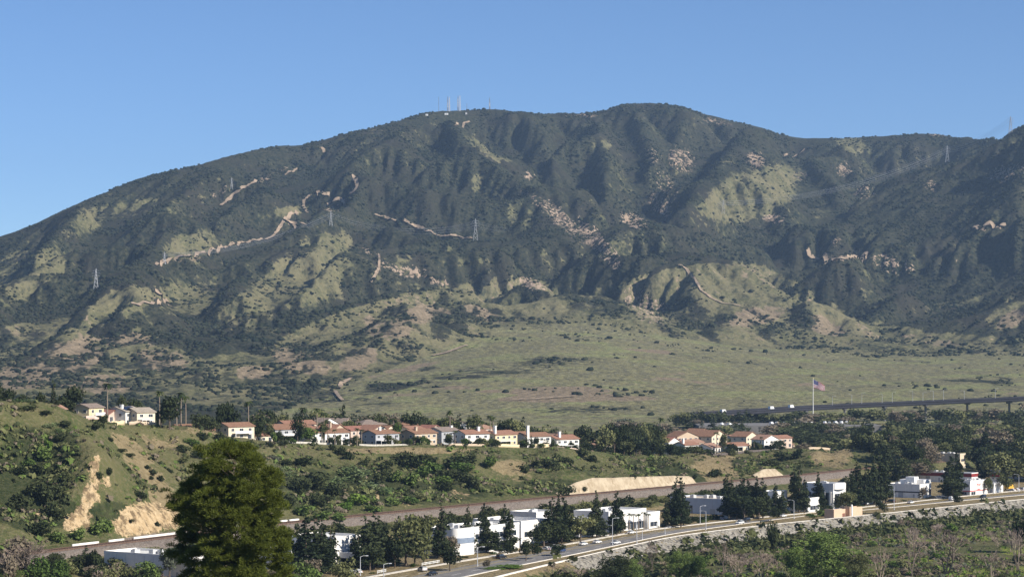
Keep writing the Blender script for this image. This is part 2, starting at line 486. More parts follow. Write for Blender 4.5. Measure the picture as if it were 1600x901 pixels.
def solve_far(u, py, a):
    Y = np.arange(2350, np.interp(u, EU, EY) - (30 if a > 0 else 220), 12.0)
    y_min = np.interp(u, *YCR) + np.interp(u, [0, 340, 420, 1330, 1450], [0, 0, 400, 400, 120])
    if len(Y[Y >= y_min]) > 3: Y = Y[Y >= y_min]
    z = base_far(np.full_like(Y, u), Y) + a * sstep(2500, 3400, Y)
    ray = CZ + (HY - py) * Y / F
    hit = np.where(z >= ray)[0]
    i = hit[0] if len(hit) else int(np.argmin(ray - z))
    return (u - 800) * Y[i] / F, Y[i], CZ + (HY - py) * Y[i] / F
def build_far():
    pts = []
    for sgn, L in ((1, RIDGES), (-1, VALLEYS)):
        for crop, a, P in L:
            for u, py in densify(cv(crop, P)):
                sv = np.interp(u, SU, SV)
                py = max(py, sv + 1.5 if sgn > 0 else sv + 7)
                pts.append(solve_far(u, py, sgn * a * 1.1))
    for crop, y0, y1, P, dz in CRESTS:
        q = densify(cv(crop, P)); n = len(q)
        for i, (u, py) in enumerate(q):
            Y = y0 + (y1 - y0) * i / (n - 1); z = CZ + (HY - py) * Y / F
            pts.append(((u - 800) * Y / F, Y, z + 7))
            e = min(1.0, .25 + 4 * min(i, n - 1 - i) / n)
            pts.append(((u - 800) * Y / F, Y + 150 + dz * 1.5, z - dz * e))
    for crop, a, P in FSPURS:
        for u, py in densify(cv(crop, P)): pts.append(solve_foot(u, py, a * {4: 1.3, 5: 2.1, 6: .9}[crop]))
    for u in range(470, 1860, 12):
        Y = float(np.interp(u, *YTOE)); pts.append(((u - 800) * Y / F, Y, CZ + (HY - np.interp(u, *FAN)) * Y / F))
    for u in range(-290, 1890, 6):
        Y = np.interp(u, EU, EY); pts.append(((u - 800) * Y / F, Y, CZ + (HY - np.interp(u, SU, SV)) * Y / F))
    # zero-offset lines and anchors hold the open ground
    for u in range(-290, 1890, 12):
        Y = float(np.interp(u, EU, EY))
        for dY, k in ((500, .72), (1000, .5)):
            z = CZ + (HY - np.interp(u, SU, SV)) * Y / F
            pts.append(((u - 800) * (Y + dY) / F, Y + dY, z * k))
    P = np.array(pts)
    cs = 16.0
    gx = np.arange(GX0, GX1 + 1, cs); gy = np.arange(GY0, GY1 + 1, cs)
    X, Y = np.meshgrid(gx, gy)
    u = 800 + F * X / Y
    def blur(A, n):
        for _ in range(n):
            E = np.pad(A, 1, mode='edge')
            A = (E[:-2, 1:-1] + E[2:, 1:-1] + E[1:-1, :-2] + E[1:-1, 2:] + 2 * A) / 6
        return A
    B = blur(base_far(u, Y), 8)
    # thin out, add anchors
    keep = []; seen = set()
    for p in P:
        kk = (round(p[0] / 14), round(p[1] / 14))
        if kk in seen: continue
        seen.add(kk); keep.append(p)
    P = np.array(keep)
    anc = []
    for ax in np.arange(GX0, GX1 + 1, 82.0):
        for ay in np.arange(GY0, GY1 + 1, 80.0):
            d = np.min((P[:, 0] - ax) ** 2 + (P[:, 1] - ay) ** 2)
            fan_ = mountain_mask(800 + F * ax / ay, ay) < .05
            lim = 110 if fan_ else 290
            edge = ax < GX0 + 10 or ax > GX1 - 60 or ay < GY0 + 10 or ay > GY1 - 90
            if d > lim ** 2 or edge: anc.append((ax, ay, 0.0))
    anc = np.array(anc)
    anc[:, 2] = bil(B, anc[:, 0], anc[:, 1], gx[0], gy[0], cs)
    P = np.concatenate([P, anc])
    from mathutils import Vector
    from mathutils.geometry import delaunay_2d_cdt
    vv, ee, ff, ov, oe, of = delaunay_2d_cdt([Vector((float(p[0]), float(p[1]))) for p in P], [], [], 0, 1e-4)
    zz = np.array([P[o[0], 2] for o in ov]); vx = np.array([(v.x, v.y) for v in vv])
    H = B.copy()
    for t in ff:
        (x1, y1), (x2, y2), (x3, y3) = vx[t[0]], vx[t[1]], vx[t[2]]
        i0 = max(0, int((min(x1, x2, x3) - gx[0]) / cs)); i1 = min(len(gx) - 1, int((max(x1, x2, x3) - gx[0]) / cs) + 1)
        j0 = max(0, int((min(y1, y2, y3) - gy[0]) / cs)); j1 = min(len(gy) - 1, int((max(y1, y2, y3) - gy[0]) / cs) + 1)
        xs = gx[i0:i1 + 1][None, :]; ys = gy[j0:j1 + 1][:, None]
        dn = (y2 - y3) * (x1 - x3) + (x3 - x2) * (y1 - y3)
        if abs(dn) < 1e-6: continue
        a = ((y2 - y3) * (xs - x3) + (x3 - x2) * (ys - y3)) / dn
        b = ((y3 - y1) * (xs - x3) + (x1 - x3) * (ys - y3)) / dn
        c = 1 - a - b
        m = (a >= -1e-4) & (b >= -1e-4) & (c >= -1e-4)
        sub = H[j0:j1 + 1, i0:i1 + 1]
        sub[m] = (a * zz[t[0]] + b * zz[t[1]] + c * zz[t[2]])[m]
    Hs = blur(H, 3)
    skl = np.exp(-((Y - np.interp(u, EU, EY)) / 40) ** 2)
    H = H * skl * .8 + Hs * (1 - .8 * skl)
    # refine to 8 m, add relief, erode
    c8 = 8.0
    gx8 = np.arange(GX0, GX1 - 15, c8); gy8 = np.arange(GY0, GY1 - 15, c8)
    X8, Y8 = np.meshgrid(gx8, gy8)
    H8 = bil(H, X8, Y8, gx[0], gy[0], cs)
    u8 = 800 + F * X8 / Y8
    py8 = HY - (H8 - CZ) * F / Y8
    mt = mountain_mask(u8, Y8)
    sk = 1 - .93 * np.exp(-((Y8 - np.interp(u8, EU, EY)) / 150) ** 2)
    H8 = H8 + mt * sk * ((fbm(X8, Y8, 420, 2, .5) - .5) * 16 + (fbm(X8, Y8, 150, 4, .5, True) - .6) * 12 + (fbm(X8 + 99, Y8, 50, 4, .6) - .5) * 9)
    H8 = erode(H8, c8, 14, 9000, 40, mt * sk * .8)
    return H8, gx8[0], gy8[0], c8
def mountain_mask(u, Y):
    return sstep(-60, 320, Y - np.interp(u, *YTOE))
def bil(A, x, y, x0, y0, c):
    fx = np.clip((x - x0) / c, 0, A.shape[1] - 1.001); fy = np.clip((y - y0) / c, 0, A.shape[0] - 1.001)
    i = fx.astype(int); j = fy.astype(int); fx = fx - i; fy = fy - j
    return (A[j, i] * (1 - fx) + A[j, i + 1] * fx) * (1 - fy) + (A[j + 1, i] * (1 - fx) + A[j + 1, i + 1] * fx) * fy
def erode(H, c, batches, n, steps, mask):
    h = (H / c).ravel().copy(); ny, nx = H.shape; N = ny * nx
    mk = mask.ravel()
    for b in range(batches):
        x = rng.random(n) * (nx - 3) + 1; y = rng.random(n) * (ny - 3) + 1
        dx = np.zeros(n); dy = np.zeros(n); v = np.ones(n); wat = np.ones(n); sed = np.zeros(n); alive = np.ones(n, bool)
        for s in range(steps):
            i = x.astype(int); j = y.astype(int); fx = x - i; fy = y - j; k = j * nx + i
            h00 = h[k]; h10 = h[k + 1]; h01 = h[k + nx]; h11 = h[k + nx + 1]
            gx_ = (h10 - h00) * (1 - fy) + (h11 - h01) * fy; gy_ = (h01 - h00) * (1 - fx) + (h11 - h10) * fx
            hc = h00 * (1 - fx) * (1 - fy) + h10 * fx * (1 - fy) + h01 * (1 - fx) * fy + h11 * fx * fy
            dx = dx * .1 - gx_ * .9; dy = dy * .1 - gy_ * .9
            L = np.hypot(dx, dy) + 1e-9; dx /= L; dy /= L
            x2 = x + dx; y2 = y + dy
            alive &= (x2 > 1) & (x2 < nx - 3) & (y2 > 1) & (y2 < ny - 3)
            x2 = np.clip(x2, 1, nx - 3); y2 = np.clip(y2, 1, ny - 3)
            i2 = x2.astype(int); j2 = y2.astype(int); a = x2 - i2; bb = y2 - j2; k2 = j2 * nx + i2
            hn = h[k2] * (1 - a) * (1 - bb) + h[k2 + 1] * a * (1 - bb) + h[k2 + nx] * (1 - a) * bb + h[k2 + nx + 1] * a * bb
            dh = hn - hc
            cap = np.maximum(-dh, .01) * v * wat * 5.0
            dep = np.where(dh > 0, np.minimum(sed, dh), np.where(sed > cap, (sed - cap) * .25, -np.minimum((cap - sed) * .25, -dh)))
            dep = np.where(alive, dep, 0) * mk[k]
            sed -= dep
            for kk, ww in ((k, (1 - fx) * (1 - fy)), (k + 1, fx * (1 - fy)), (k + nx, (1 - fx) * fy), (k + nx + 1, fx * fy)):
                h += np.bincount(kk, dep * ww, N)
            v = np.sqrt(np.maximum(v * v - dh * 2.0, .01)); v = np.minimum(v, 3); wat *= .975
            x, y = x2, y2
    H2 = (h * c).reshape(H.shape)
    # light smoothing keeps gullies but removes single-cell pits
    E = np.pad(H2, 1, mode='edge')
    return H2 * .5 + .125 * (E[:-2, 1:-1] + E[2:, 1:-1] + E[1:-1, :-2] + E[1:-1, 2:])
FARH = build_far()
def far_h(x, y):
    x = np.asarray(x, float); y = np.asarray(y, float)
    z = bil(FARH[0], x, y, *FARH[1:])
    u = 800 + F * x / y
    skd = 1 - .8 * np.exp(-((y - np.interp(u, EU, EY)) / 60) ** 2)
    return z + (mountain_mask(u, y) * 5.0 * skd + .6) * (fbm(x, y, 26, 3, .6) - .5)
def ground(x, y):
    x = np.atleast_1d(np.asarray(x, float)); y = np.atleast_1d(np.asarray(y, float))
    z = np.empty(x.shape)
    a = y < 1760; 
    if a.any():
        zn = near_h(x[a], y[a]); k = sstep(1560, 1750, y[a])
        z[a] = zn * (1 - k) + far_h(x[a], np.maximum(y[a], GY0 + 1)) * k
    if (~a).any(): z[~a] = far_h(x[~a], y[~a])
    return z
def gz(x, y): return float(ground(x, y)[0])
def hit(px, py, ymin=700.0, ymax=7300.0):
    """where the line of sight through a photo pixel first meets the ground"""
    Y = np.concatenate([np.arange(ymin, 1800, 2.5), np.arange(1800, ymax, 8.0)]); Y = Y[(Y >= ymin) & (Y <= ymax)]
    X = (px - 800) * Y / F
    g = ground(X, Y); ray = CZ + (HY - py) * Y / F
    h = np.where(g >= ray)[0]
    i = h[0] if len(h) else len(Y) - 1
    return float(X[i]), float(Y[i]), float(g[i])
def at(px, Y): return (px - 800) * Y / F, Y
# ------------------------------------------------------------------ land cover and ground meshes
def blob(u, v, spec):
    """soft union of rotated ellipses in the (column,row) each ground point is seen at"""
    s = np.zeros(u.shape)
    for cx, cy, rx, ry, ang, k in spec:
        ca, sa = math.cos(math.radians(ang)), math.sin(math.radians(ang))
        a = ((u - cx) * ca + (v - cy) * sa) / rx; b = (-(u - cx) * sa + (v - cy) * ca) / ry
        s = np.maximum(s, k * sstep(1.35, .55, np.sqrt(a * a + b * b)))
    return s
GRASS = [(1180,300,72,36,-20,1),(1135,325,40,14,0,1),(1330,224,28,13,20,.9),(40,430,65,45,-30,.62),(130,350,50,16,-25,.4),(215,325,50,14,-15,.45),(480,432,72,42,-25,.7),(390,485,55,32,-35,.55),
  (520,380,30,18,0,.7),(300,385,45,22,-20,.5),(300,470,60,26,10,.6),(190,470,60,20,-15,.75),(820,340,40,18,35,.35),(750,285,30,16,0,.5),(770,230,40,20,30,.35),(60,520,60,20,-20,.7),(450,330,40,8,-10,.6),
  (930,225,30,8,0,.35),(1120,250,30,16,0,.3),(1500,470,50,10,-12,.5),(1580,490,40,22,-20,.7),(1290,320,20,30,10,.4),(740,410,30,8,10,.3)]
ROCK = [(640,424,36,10,10,.9),(690,440,26,7,10,.9),(605,415,20,8,0,.6),(880,345,60,14,42,.75),(935,380,60,16,48,.9),(845,320,40,10,40,.6),(830,275,12,8,0,.8),(990,345,26,12,20,1),(1030,320,30,16,50,.75),(1020,245,16,16,0,.7),(1065,250,28,22,30,.75),
  (1040,290,35,16,60,.6),(1180,250,18,14,30,.95),(1210,342,22,8,10,1),(1395,412,40,16,15,.75),(1310,404,32,4,-6,1),(1360,402,20,3,-8,.9),(1305,378,12,5,0,.9),(1575,270,40,16,-10,.8),(1545,356,32,4,-3,1),(1455,290,16,14,0,.6),(830,442,28,10,15,1),(905,180,34,3.5,2,1),
  (1120,190,30,6,12,.6),(1470,210,20,4,0,.9),(345,300,26,6,-30,.7),(420,275,40,6,-25,.6),(470,250,30,6,-20,.3),(450,350,20,5,0,.7),(520,325,18,6,0,.8),(1010,480,45,26,25,.75),(1320,265,14,14,40,.8),(1350,300,20,16,0,.6),(760,345,30,8,10,.3),(570,390,30,6,15,.6),(700,250,50,10,25,.2),(1250,275,16,8,0,.6),(1580,360,26,6,0,.4),(1500,400,60,8,-10,.3)]
SOIL = [(100,560,70,26,-15,.8),(30,590,60,22,-10,.9),(250,560,50,18,10,.75),(190,530,40,14,0,.7),(150,600,60,20,0,.6),(470,565,46,18,10,.8),(400,580,30,10,0,.8),(600,515,40,18,10,.75),(560,560,34,16,-30,.75),(660,490,50,12,-5,.7),(750,490,40,10,20,.6),(1190,490,50,14,-12,.75),(1290,510,34,14,20,.8),
  (1580,500,30,14,-30,.9),(1450,530,60,10,10,.6),(880,612,70,8,0,.6),(700,600,60,10,0,.3),(1050,585,40,8,0,.35),(1230,610,50,8,-15,.4),(330,445,40,8,0,.5),(440,345,36,5,-10,.9),(285,410,40,5,-12,.9),(125,495,20,4,0,1),(250,470,22,3,25,.9),(345,300,26,5,-30,.5),(780,265,70,7,42,.6)]
DARKG = [(930,470,70,24,12,.9),(1440,450,170,60,10,.8),(1500,330,110,60,-20,.5),(760,578,170,16,-5,.42),(860,566,60,8,-3,.4),(1050,500,40,30,30,.7),(720,500,14,30,0,.9),(690,510,22,26,0,.95),(640,540,20,22,0,.7),(560,525,16,24,0,.7),(1090,500,40,18,10,.9),(1260,500,20,22,0,.8),(1380,540,60,14,0,.7),(560,470,80,22,-20,.45),(1200,560,20,10,0,0),(300,585,60,16,10,.7),(490,620,70,14,0,.8),(330,620,40,12,0,.4),(1550,600,60,8,0,.3)]
def far_cover(X, Y, Z, nx):
    u = 800 + F * X / Y; v = HY - (Z - CZ) * F / Y
    foot = np.interp(u, *FOOT)
    fan = np.interp(u, *FAN)
    isf = sstep(-3, 3, v - foot + (fbm(X, Y, 120, 3) - .5) * 9); isn = sstep(-5, 5, v - fan + (fbm(X + 50, Y, 90, 3) - .5) * 8)
    big = fbm(X, Y, 330, 4) - .5; mid = fbm(X - 400, Y + 77, 90, 4) - .5
    veg = 1.0 + .5 * big - .22 * np.clip(nx, -1, 1) + .45 * mid
    veg = veg - .95 * blob(u, v, GRASS)
    vf = .42 + .7 * big - .5 * nx + .8 * mid
    vf = vf - .75 * blob(u, v, [(1110,440,120,30,0,1),(1000,436,70,22,0,.9),(1330,512,60,14,20,.8),(790,468,60,12,0,.7),(880,482,100,18,8,.8),(1150,470,50,20,0,.7),(560,480,60,16,-20,.5)])
    vf = vf + .35 * sstep(600, 640, v) * (1 - isn)
    veg = veg * (1 - isf) + vf * isf
    vn = .02 + .3 * big + .3 * mid + .42 * sstep(.80, .92, fbm(X * 1.0, Y * .45, 170, 3, .5, True)) + blob(u, v, [(800,574,190,16,-6,.5),(640,602,90,9,-4,.45),(930,640,120,7,0,.45),(1120,560,90,8,6,.4),(1450,600,130,8,-3,.35),(560,628,70,8,0,.5),(1330,628,90,5,0,.3)]) * (.55 + 1.5 * mid + .3)
    veg = veg * (1 - isn) + vn * isn
    veg = np.maximum(veg, blob(u, v, DARKG) * (.8 + .5 * mid))
    rock = blob(u, v, ROCK); soil = blob(u, v, SOIL) * (1 + .8 * mid) + isf * (1 - isn) * np.clip(.1 + 1.1 * mid + .5 * nx, 0, .5)
    soil = soil + isn * (np.clip(.08 + 1.3 * mid, 0, .42) + blob(u, v, [(700,616,130,5,-2,.5),(900,622,170,6,0,.55),(1080,596,90,5,3,.5),(1260,596,100,6,-3,.45),(1500,618,120,4,-2,.35),(620,580,60,5,-12,.4),(980,548,120,4,2,.4)]) * (.7 + 2 * mid))
    return np.stack([np.clip(veg, 0, 1), np.clip(soil, 0, 1), np.clip(rock, 0, 1), isn], -1)

def grid_faces(nr, nc):
    i = np.arange(nr - 1)[:, None] * nc + np.arange(nc - 1)[None, :]
    return np.stack([i, i + 1, i + nc + 1, i + nc], -1).reshape(-1, 4)

# far: columns fan out from the viewpoint's side so detail is even
uu = np.arange(-260, 1862, 2.6); yy = np.concatenate([np.arange(1740, 6900, 7.5), np.arange(6900, 7860, 60)])
UU, YY = np.meshgrid(uu, yy)
XX = (UU - 800) * YY / F
ZZ = far_h(XX, YY)
k = sstep(1750, 1740, YY)
gxn = np.gradient(ZZ, axis=1) / np.gradient(XX, axis=1)
nxr = -gxn / np.sqrt(1 + gxn ** 2) * 1.6
cov = far_cover(XX, YY, ZZ, nxr)
FARC = (cov, uu, yy)
V = np.stack([XX, YY, ZZ], -1).reshape(-1, 3)

def terrain_far_mat():
    m = NT('far_terrain_mat', 0.95, 0.05)
    a = m.attr('cover')
    at_ = m.n('ShaderNodeAttribute'); at_.attribute_name = 'cover'
    fanm = at_.outputs['Alpha']
    stretch = m.scaled(m.pos(), (1.0, 0.28, 1.0))
    n1 = m.noise(0.045, 6, .68); n2 = m.noise(0.16, 4, .7); n3 = m.noise(0.010, 4, .6); n4 = m.noise(.09, 5, .7, stretch)
    v1 = m.vor(0.11)
    grass = m.mix(m.ramp(n3, .35, .65), (.100, .102, .050), (.170, .154, .086))
    grass = m.mix(m.ramp(n2, .42, .66), grass, (.185, .165, .09))
    grass = m.mix(m.ramp(n4, .5, .66), grass, (.066, .070, .040))
    grass2 = m.mix(m.ramp(n4, .40, .62), (.20, .185, .090), (.135, .128, .078))
    grass2 = m.mix(m.ramp(n2, .55, .72), grass2, (.25, .215, .125))
    grass2 = m.mix(m.ramp(n3, .50, .62), grass2, m.mix(m.ramp(n2, .4, .6), (.165, .18, .07), (.24, .24, .11)))
    n7 = m.noise(.13, 5, .75, None, .6)
    grass2 = m.mix(m.ramp(n7, .53, .62), grass2, (.075, .072, .050))
    grass2 = m.mix(m.ramp(n7, .45, .36), grass2, (.30, .285, .17))
    grass = m.mix(fanm, grass, grass2)
    chap = m.mix(m.ramp(n2, .38, .62), (.012, .018, .012), (.060, .060, .036))
    chap = m.mix(m.ramp(n3, .4, .7), chap, (.040, .038, .028))
    soil = m.mix(m.ramp(n2, .3, .7), (.145, .118, .075), (.27, .21, .145))
    rock = m.mix(m.ramp(n2, .35, .65), (.19, .14, .10), (.38, .29, .215))
    d = m.math('SUBTRACT', n1, .5); e = m.math('SUBTRACT', n2, .5); w = m.math('SUBTRACT', .42, v1)
    f1 = m.math('ADD', a[1], m.math('ADD', m.math('MULTIPLY', d, 1.1), m.math('MULTIPLY', e, .7)))
    c = m.mix(m.ramp(f1, .46, .62), grass, soil)
    f0 = m.math('ADD', m.math('ADD', a[0], m.math('MULTIPLY', w, .35)), m.math('ADD', m.math('MULTIPLY', d, 1.3), m.math('MULTIPLY', e, .9)))
    c = m.mix(m.ramp(f0, .44, .60), c, chap)
    f2 = m.math('ADD', a[2], m.math('ADD', m.math('MULTIPLY', d, 1.6), m.math('MULTIPLY', e, 2.8)))
    c = m.mix(m.ramp(f2, .78, .92), c, rock)
    m.col(c)
    hgt = m.math('ADD', m.math('MULTIPLY', n2, .6), m.math('MULTIPLY', v1, -.5))
    m.bump(hgt, 4.5, .8)
    return m.m
me = np_mesh('mountain', V, grid_faces(len(yy), len(uu)), terrain_far_mat(), smooth=True, attrs={'cover': cov.reshape(-1, 4)})
tag(link('mountain', me), kind='structure')

# near ground
def near_mat():
    m = NT('near_ground_mat', 0.95, 0.05)
    a = m.attr('cover')
    at_ = m.n('ShaderNodeAttribute'); at_.attribute_name = 'cover'
    n1 = m.noise(.12, 5, .65); n2 = m.noise(.5, 5, .7); n3 = m.noise(.03, 4, .6)
    grass = m.mix(m.ramp(n3, .38, .62), (.074, .092, .032), (.125, .122, .054))
    grass = m.mix(m.ramp(n2, .4, .68), grass, (.165, .145, .078))
    scrub = m.mix(m.ramp(n2, .35, .65), (.028, .040, .016), (.065, .070, .033))
    dry = m.mix(m.ramp(n2, .3, .7), (.20, .155, .082), (.30, .24, .14))
    sand = m.mix(m.ramp(n2, .3, .7), (.44, .31, .17), (.60, .46, .28))
    grav = m.mix(m.ramp(m.noise(1.5, 3), .35, .65), (.18, .145, .12), (.25, .215, .185))
    ma = m.attr('meadow')[0]
    d = m.math('SUBTRACT', n1, .5); e = m.math('SUBTRACT', n2, .5)
    de = m.math('ADD', m.math('MULTIPLY', d, 1.2), m.math('MULTIPLY', e, .8))
    c = m.mix(m.ramp(m.math('ADD', a[1], de), .42, .66), grass, dry)
    c = m.mix(m.ramp(m.math('ADD', a[0], de), .42, .62), c, scrub)
    c = m.mix(m.ramp(m.math('ADD', ma, de), .42, .62), c, m.mix(m.ramp(n2, .4, .62), (.13, .18, .035), (.26, .27, .07)))
    n5 = m.noise(.28, 6, .75, None, 1.2); st = m.noise(.35, 5, .7, m.scaled(m.pos(), (1, 1, .15)))
    sand = m.mix(m.ramp(st, .46, .60), sand, (.20, .145, .085))  # brown streaks and blotches put shadows into the sand colour
    sand = m.mix(m.ramp(n5, .56, .66), sand, (.10, .085, .045))
    fs = m.math('ADD', a[2], m.math('ADD', m.math('MULTIPLY', m.math('SUBTRACT', n5, .5), 2.6), m.math('MULTIPLY', d, 1.6)))
    c = m.mix(m.ramp(fs, .56, .70), c, sand)
    c = m.mix(m.ramp(at_.outputs['Alpha'], .4, .6), c, grav)
    m.col(c)
    m.bump(m.math('ADD', n2, m.math('MULTIPLY', n1, 1.5)), 1.6, .9)
    return m.m
SCR = [(50,720,75,55,0,.55),(40,780,60,50,0,.75),(100,700,26,40,0,.5),(90,800,50,25,0,.8),(590,760,210,30,2,.62),(860,760,60,14,0,.8),(900,730,60,14,10,.4),(1040,735,70,16,14,.75),(1170,725,30,14,0,.7),(1260,735,60,14,0,.4),(500,780,80,24,0,.6),(170,800,40,22,0,.6)]
DRY = [(205,700,40,12,35,.9),(230,740,50,14,35,.75),(255,780,30,18,35,.8),(260,690,60,14,10,.5),(320,670,40,10,0,.7),(640,703,120,6,0,.8),(800,730,40,14,0,.8),(815,745,30,12,0,.6),(1120,730,40,30,0,.85),(1300,715,40,20,0,.8),(1200,745,100,6,0,.4),(960,778,60,9,0,.6),(1080,790,60,12,0,.7),(930,700,30,4,0,.6),(20,650,30,20,0,.3),(560,812,60,6,0,.5),(1140,765,40,8,0,.5),(1300,752,40,8,0,.6)]
SAND = [(148,724,10,18,25,1),(152,750,9,18,10,.8),(140,772,14,28,25,1.05),(128,800,12,20,25,.95),(166,750,9,12,0,.9),(115,818,14,18,-20,1.1),(134,812,8,18,0,1),(222,812,50,28,-8,1.25),(262,808,24,16,20,1.1),(60,800,6,10,0,.8),(155,780,8,10,0,.8),(634,785,10,10,0,.7),(590,778,6,8,0,.7),(715,772,22,9,10,.6),(572,815,34,5,-5,.8),(540,770,6,8,0,.6)]
gxn = np.arange(-420, 560, 2.2); gyn = np.arange(690, 1752, 2.2)
XN, YN = np.meshgrid(gxn, gyn)
Zr, ds, sl = near_h(XN, YN, True)
kk = sstep(1560, 1750, YN)
ZN = Zr * (1 - kk) + far_h(XN, np.maximum(YN, GY0 + 1)) * kk
ud = 800 + F * XN / YN; vd = HY - (ZN - CZ) * F / YN
m1 = fbm(XN, YN, 40, 3) - .5
scr = blob(ud, vd, SCR) + .5 * m1 * sl + .12
dry = blob(ud, vd, DRY) + .5 * m1
# building land, verge and road side
park = (ds[5] > -4) & (ds[7] < 3)
dry = np.where(park, .75, dry); scr = np.where(park, .1, scr)
river = ds[8] > 2
MEAD = [(1365,822,50,5,-2,1),(1290,832,40,5,0,.8),(1560,806,50,5,-3,1),(1480,820,50,4,-2,.9),(1590,860,30,8,0,.6),(1560,893,60,10,0,1),(1450,878,40,8,0,.7),(1400,845,60,5,0,.6),(1130,872,40,8,0,.4),(800,893,60,14,0,.6),(1220,880,50,8,0,.5),(1520,840,40,5,0,.6)]
mead = np.where(river, blob(ud, vd, MEAD) + .25 * m1 + .18, 0)
scr = np.where(river, .30 + m1, scr); dry = np.where(river, .15 + m1, dry)
grv = (ud < 1335) * sstep(-2.2, .6, ds[2]) * sstep(2.0, -1.0, ds[4])
snd = np.where(ds[1] < 0, blob(ud, vd, SAND), np.where((ds[2] < 0), blob(ud, vd, SAND), 0))
snd = np.where((ds[5] > -30) & (ds[7] < 3) & (ds[0] > 0), .0, snd)
covn = np.stack([np.clip(scr, 0, 1), np.clip(dry, 0, 1), np.clip(snd, 0, 1.3), grv], -1)
Vn = np.stack([XN, YN, ZN], -1).reshape(-1, 3)
NEARM = near_mat()
me = np_mesh('ground', Vn, grid_faces(len(gyn), len(gxn)), NEARM, smooth=True, attrs={'cover': covn.reshape(-1, 4), 'meadow': np.repeat(mead.reshape(-1, 1), 4, 1)})
tag(link('ground', me), kind='structure')
# wide skirt: camera hill, valley outside the detailed sheet
gxs = np.concatenate([np.arange(-9000, -420, 260), np.arange(-420, 561, 20), np.arange(580, 9000, 260)]); gys = np.arange(-400, 701, 20)
XS, YS = np.meshgrid(gxs, gys)
ZS = np.maximum(-6.3, np.minimum(73 - .22 * YS, 74)) + np.where(YS > 640, -.15, 0) + 0 * XS
ZS = ZS - np.where(YS > 685, 1.5, 0)
cs_ = np.zeros((XS.size, 4)); cs_[:, 0] = .4; cs_[:, 1] = .4
me = np_mesh('foreground_hill', np.stack([XS, YS, ZS], -1).reshape(-1, 3), grid_faces(len(gys), len(gxs)), NEARM, smooth=True, attrs={'cover': cs_})
tag(link('foreground_hill', me), kind='structure')
gxs = np.concatenate([np.arange(-9000, -400, 200), [-419]]); 
for nm, xs in (('plain', np.concatenate([np.arange(-9000, -1200, 300), np.arange(-1200, -418, 60), [-418.5]])), ('plain', np.concatenate([[556.0], np.arange(600, 1300, 60), np.arange(1300, 9001, 300)]))):
    ys = np.arange(690, 20001, 60)
    XS, YS = np.meshgrid(xs, ys)
    inner = np.abs(XS) < (1065 / F) * YS
    edge = near_h(np.clip(XS[:18], -418, 556).ravel(), YS[:18].ravel()).reshape(18, -1)
    ZS = np.full(XS.shape, 3.0); ZS[:18] = edge - 1.2
    ZS = np.where(inner & (YS > 1700), -40, ZS)
    cs_ = np.zeros((XS.size, 4)); cs_[:, 0] = .5; cs_[:, 1] = .3
    me = np_mesh('plain', np.stack([XS, YS, ZS], -1).reshape(-1, 3), grid_faces(len(ys), len(xs)), NEARM, smooth=True, attrs={'cover': cs_})
    tag(link('plain', me), kind='structure')
# ------------------------------------------------------------------ scrub dots on the far slopes
def ico():
    t = (1 + 5 ** .5) / 2
    v = np.array([(-1,t,0),(1,t,0),(-1,-t,0),(1,-t,0),(0,-1,t),(0,1,t),(0,-1,-t),(0,1,-t),(t,0,-1),(t,0,1),(-t,0,-1),(-t,0,1)], float)
    v /= np.linalg.norm(v[0])
    f = np.array([(0,11,5),(0,5,1),(0,1,7),(0,7,10),(0,10,11),(1,5,9),(5,11,4),(11,10,2),(10,7,6),(7,1,8),(3,9,4),(3,4,2),(3,2,6),(3,6,8),(3,8,9),(4,9,5),(2,4,11),(6,2,10),(8,6,7),(9,8,1)])
    return v, f
def scatter_blobs(x, y, z, r, flat=.7):
    v, f = ico(); n = len(x)
    jit = 1 + .35 * (rng.random((n, 12, 1)) - .5) * 2
    th = rng.random(n) * 6.283; c, s_ = np.cos(th)[:, None], np.sin(th)[:, None]
    V = v[None] * jit
    V = np.stack([V[..., 0] * c - V[..., 1] * s_, V[..., 0] * s_ + V[..., 1] * c, V[..., 2]], -1)
    V = V * r[:, None, None] * np.array([1, 1, flat])
    V = V + np.stack([x, y, z + r * flat * .45], -1)[:, None, :]
    Fc = f[None] + (np.arange(n) * 12)[:, None, None]
    return V.reshape(-1, 3), Fc.reshape(-1, 3)
def scrub_mat(name, a, b, sc=.02):
    m = NT(name, .95, .05)
    m.col(m.mix(m.ramp(m.noise(sc, 3), .35, .65), a, b)); return m.m
def far_scrub():
    N = 330000
    u = rng.uniform(-20, 1620, N); Y = np.sqrt(rng.uniform(2300 ** 2, 6600 ** 2, N)); X = (u - 800) * Y / F
    cov, uu_, yy_ = FARC
    i = np.clip(((u - uu_[0]) / 2.6).astype(int), 0, len(uu_) - 1); j = np.clip(np.searchsorted(yy_, Y), 0, len(yy_) - 1)
    c = cov[j, i]
    cl = fbm(X, Y, 55, 3)
    cl2 = fbm(X + 900, Y, 240, 3)
    p = np.where(c[:, 3] > .5, .05 * sstep(.5, .68, cl2) + .002 + .25 * np.clip(c[:, 0] - .35, 0, 1), .10 + .5 * c[:, 0]) * sstep(.36, .62, cl) * 1.1
    k = rng.random(N) < p
    X, Y, c = X[k], Y[k], c[k]
    r = rng.gamma(2.4, .62, len(X)) + .9; r = np.minimum(r, 5.5) * np.where(c[:, 3] > .5, .95, 1.0)
    Z = far_h(X, Y)
    V, Fc = scatter_blobs(X, Y, Z, r, .62)
    m = scrub_mat('far_scrub_mat', (.014, .020, .013), (.045, .050, .030), .03)
    tag(link('hillside_scrub', np_mesh('hillside_scrub', V, Fc, m, smooth=True)), kind='stuff')
far_scrub()

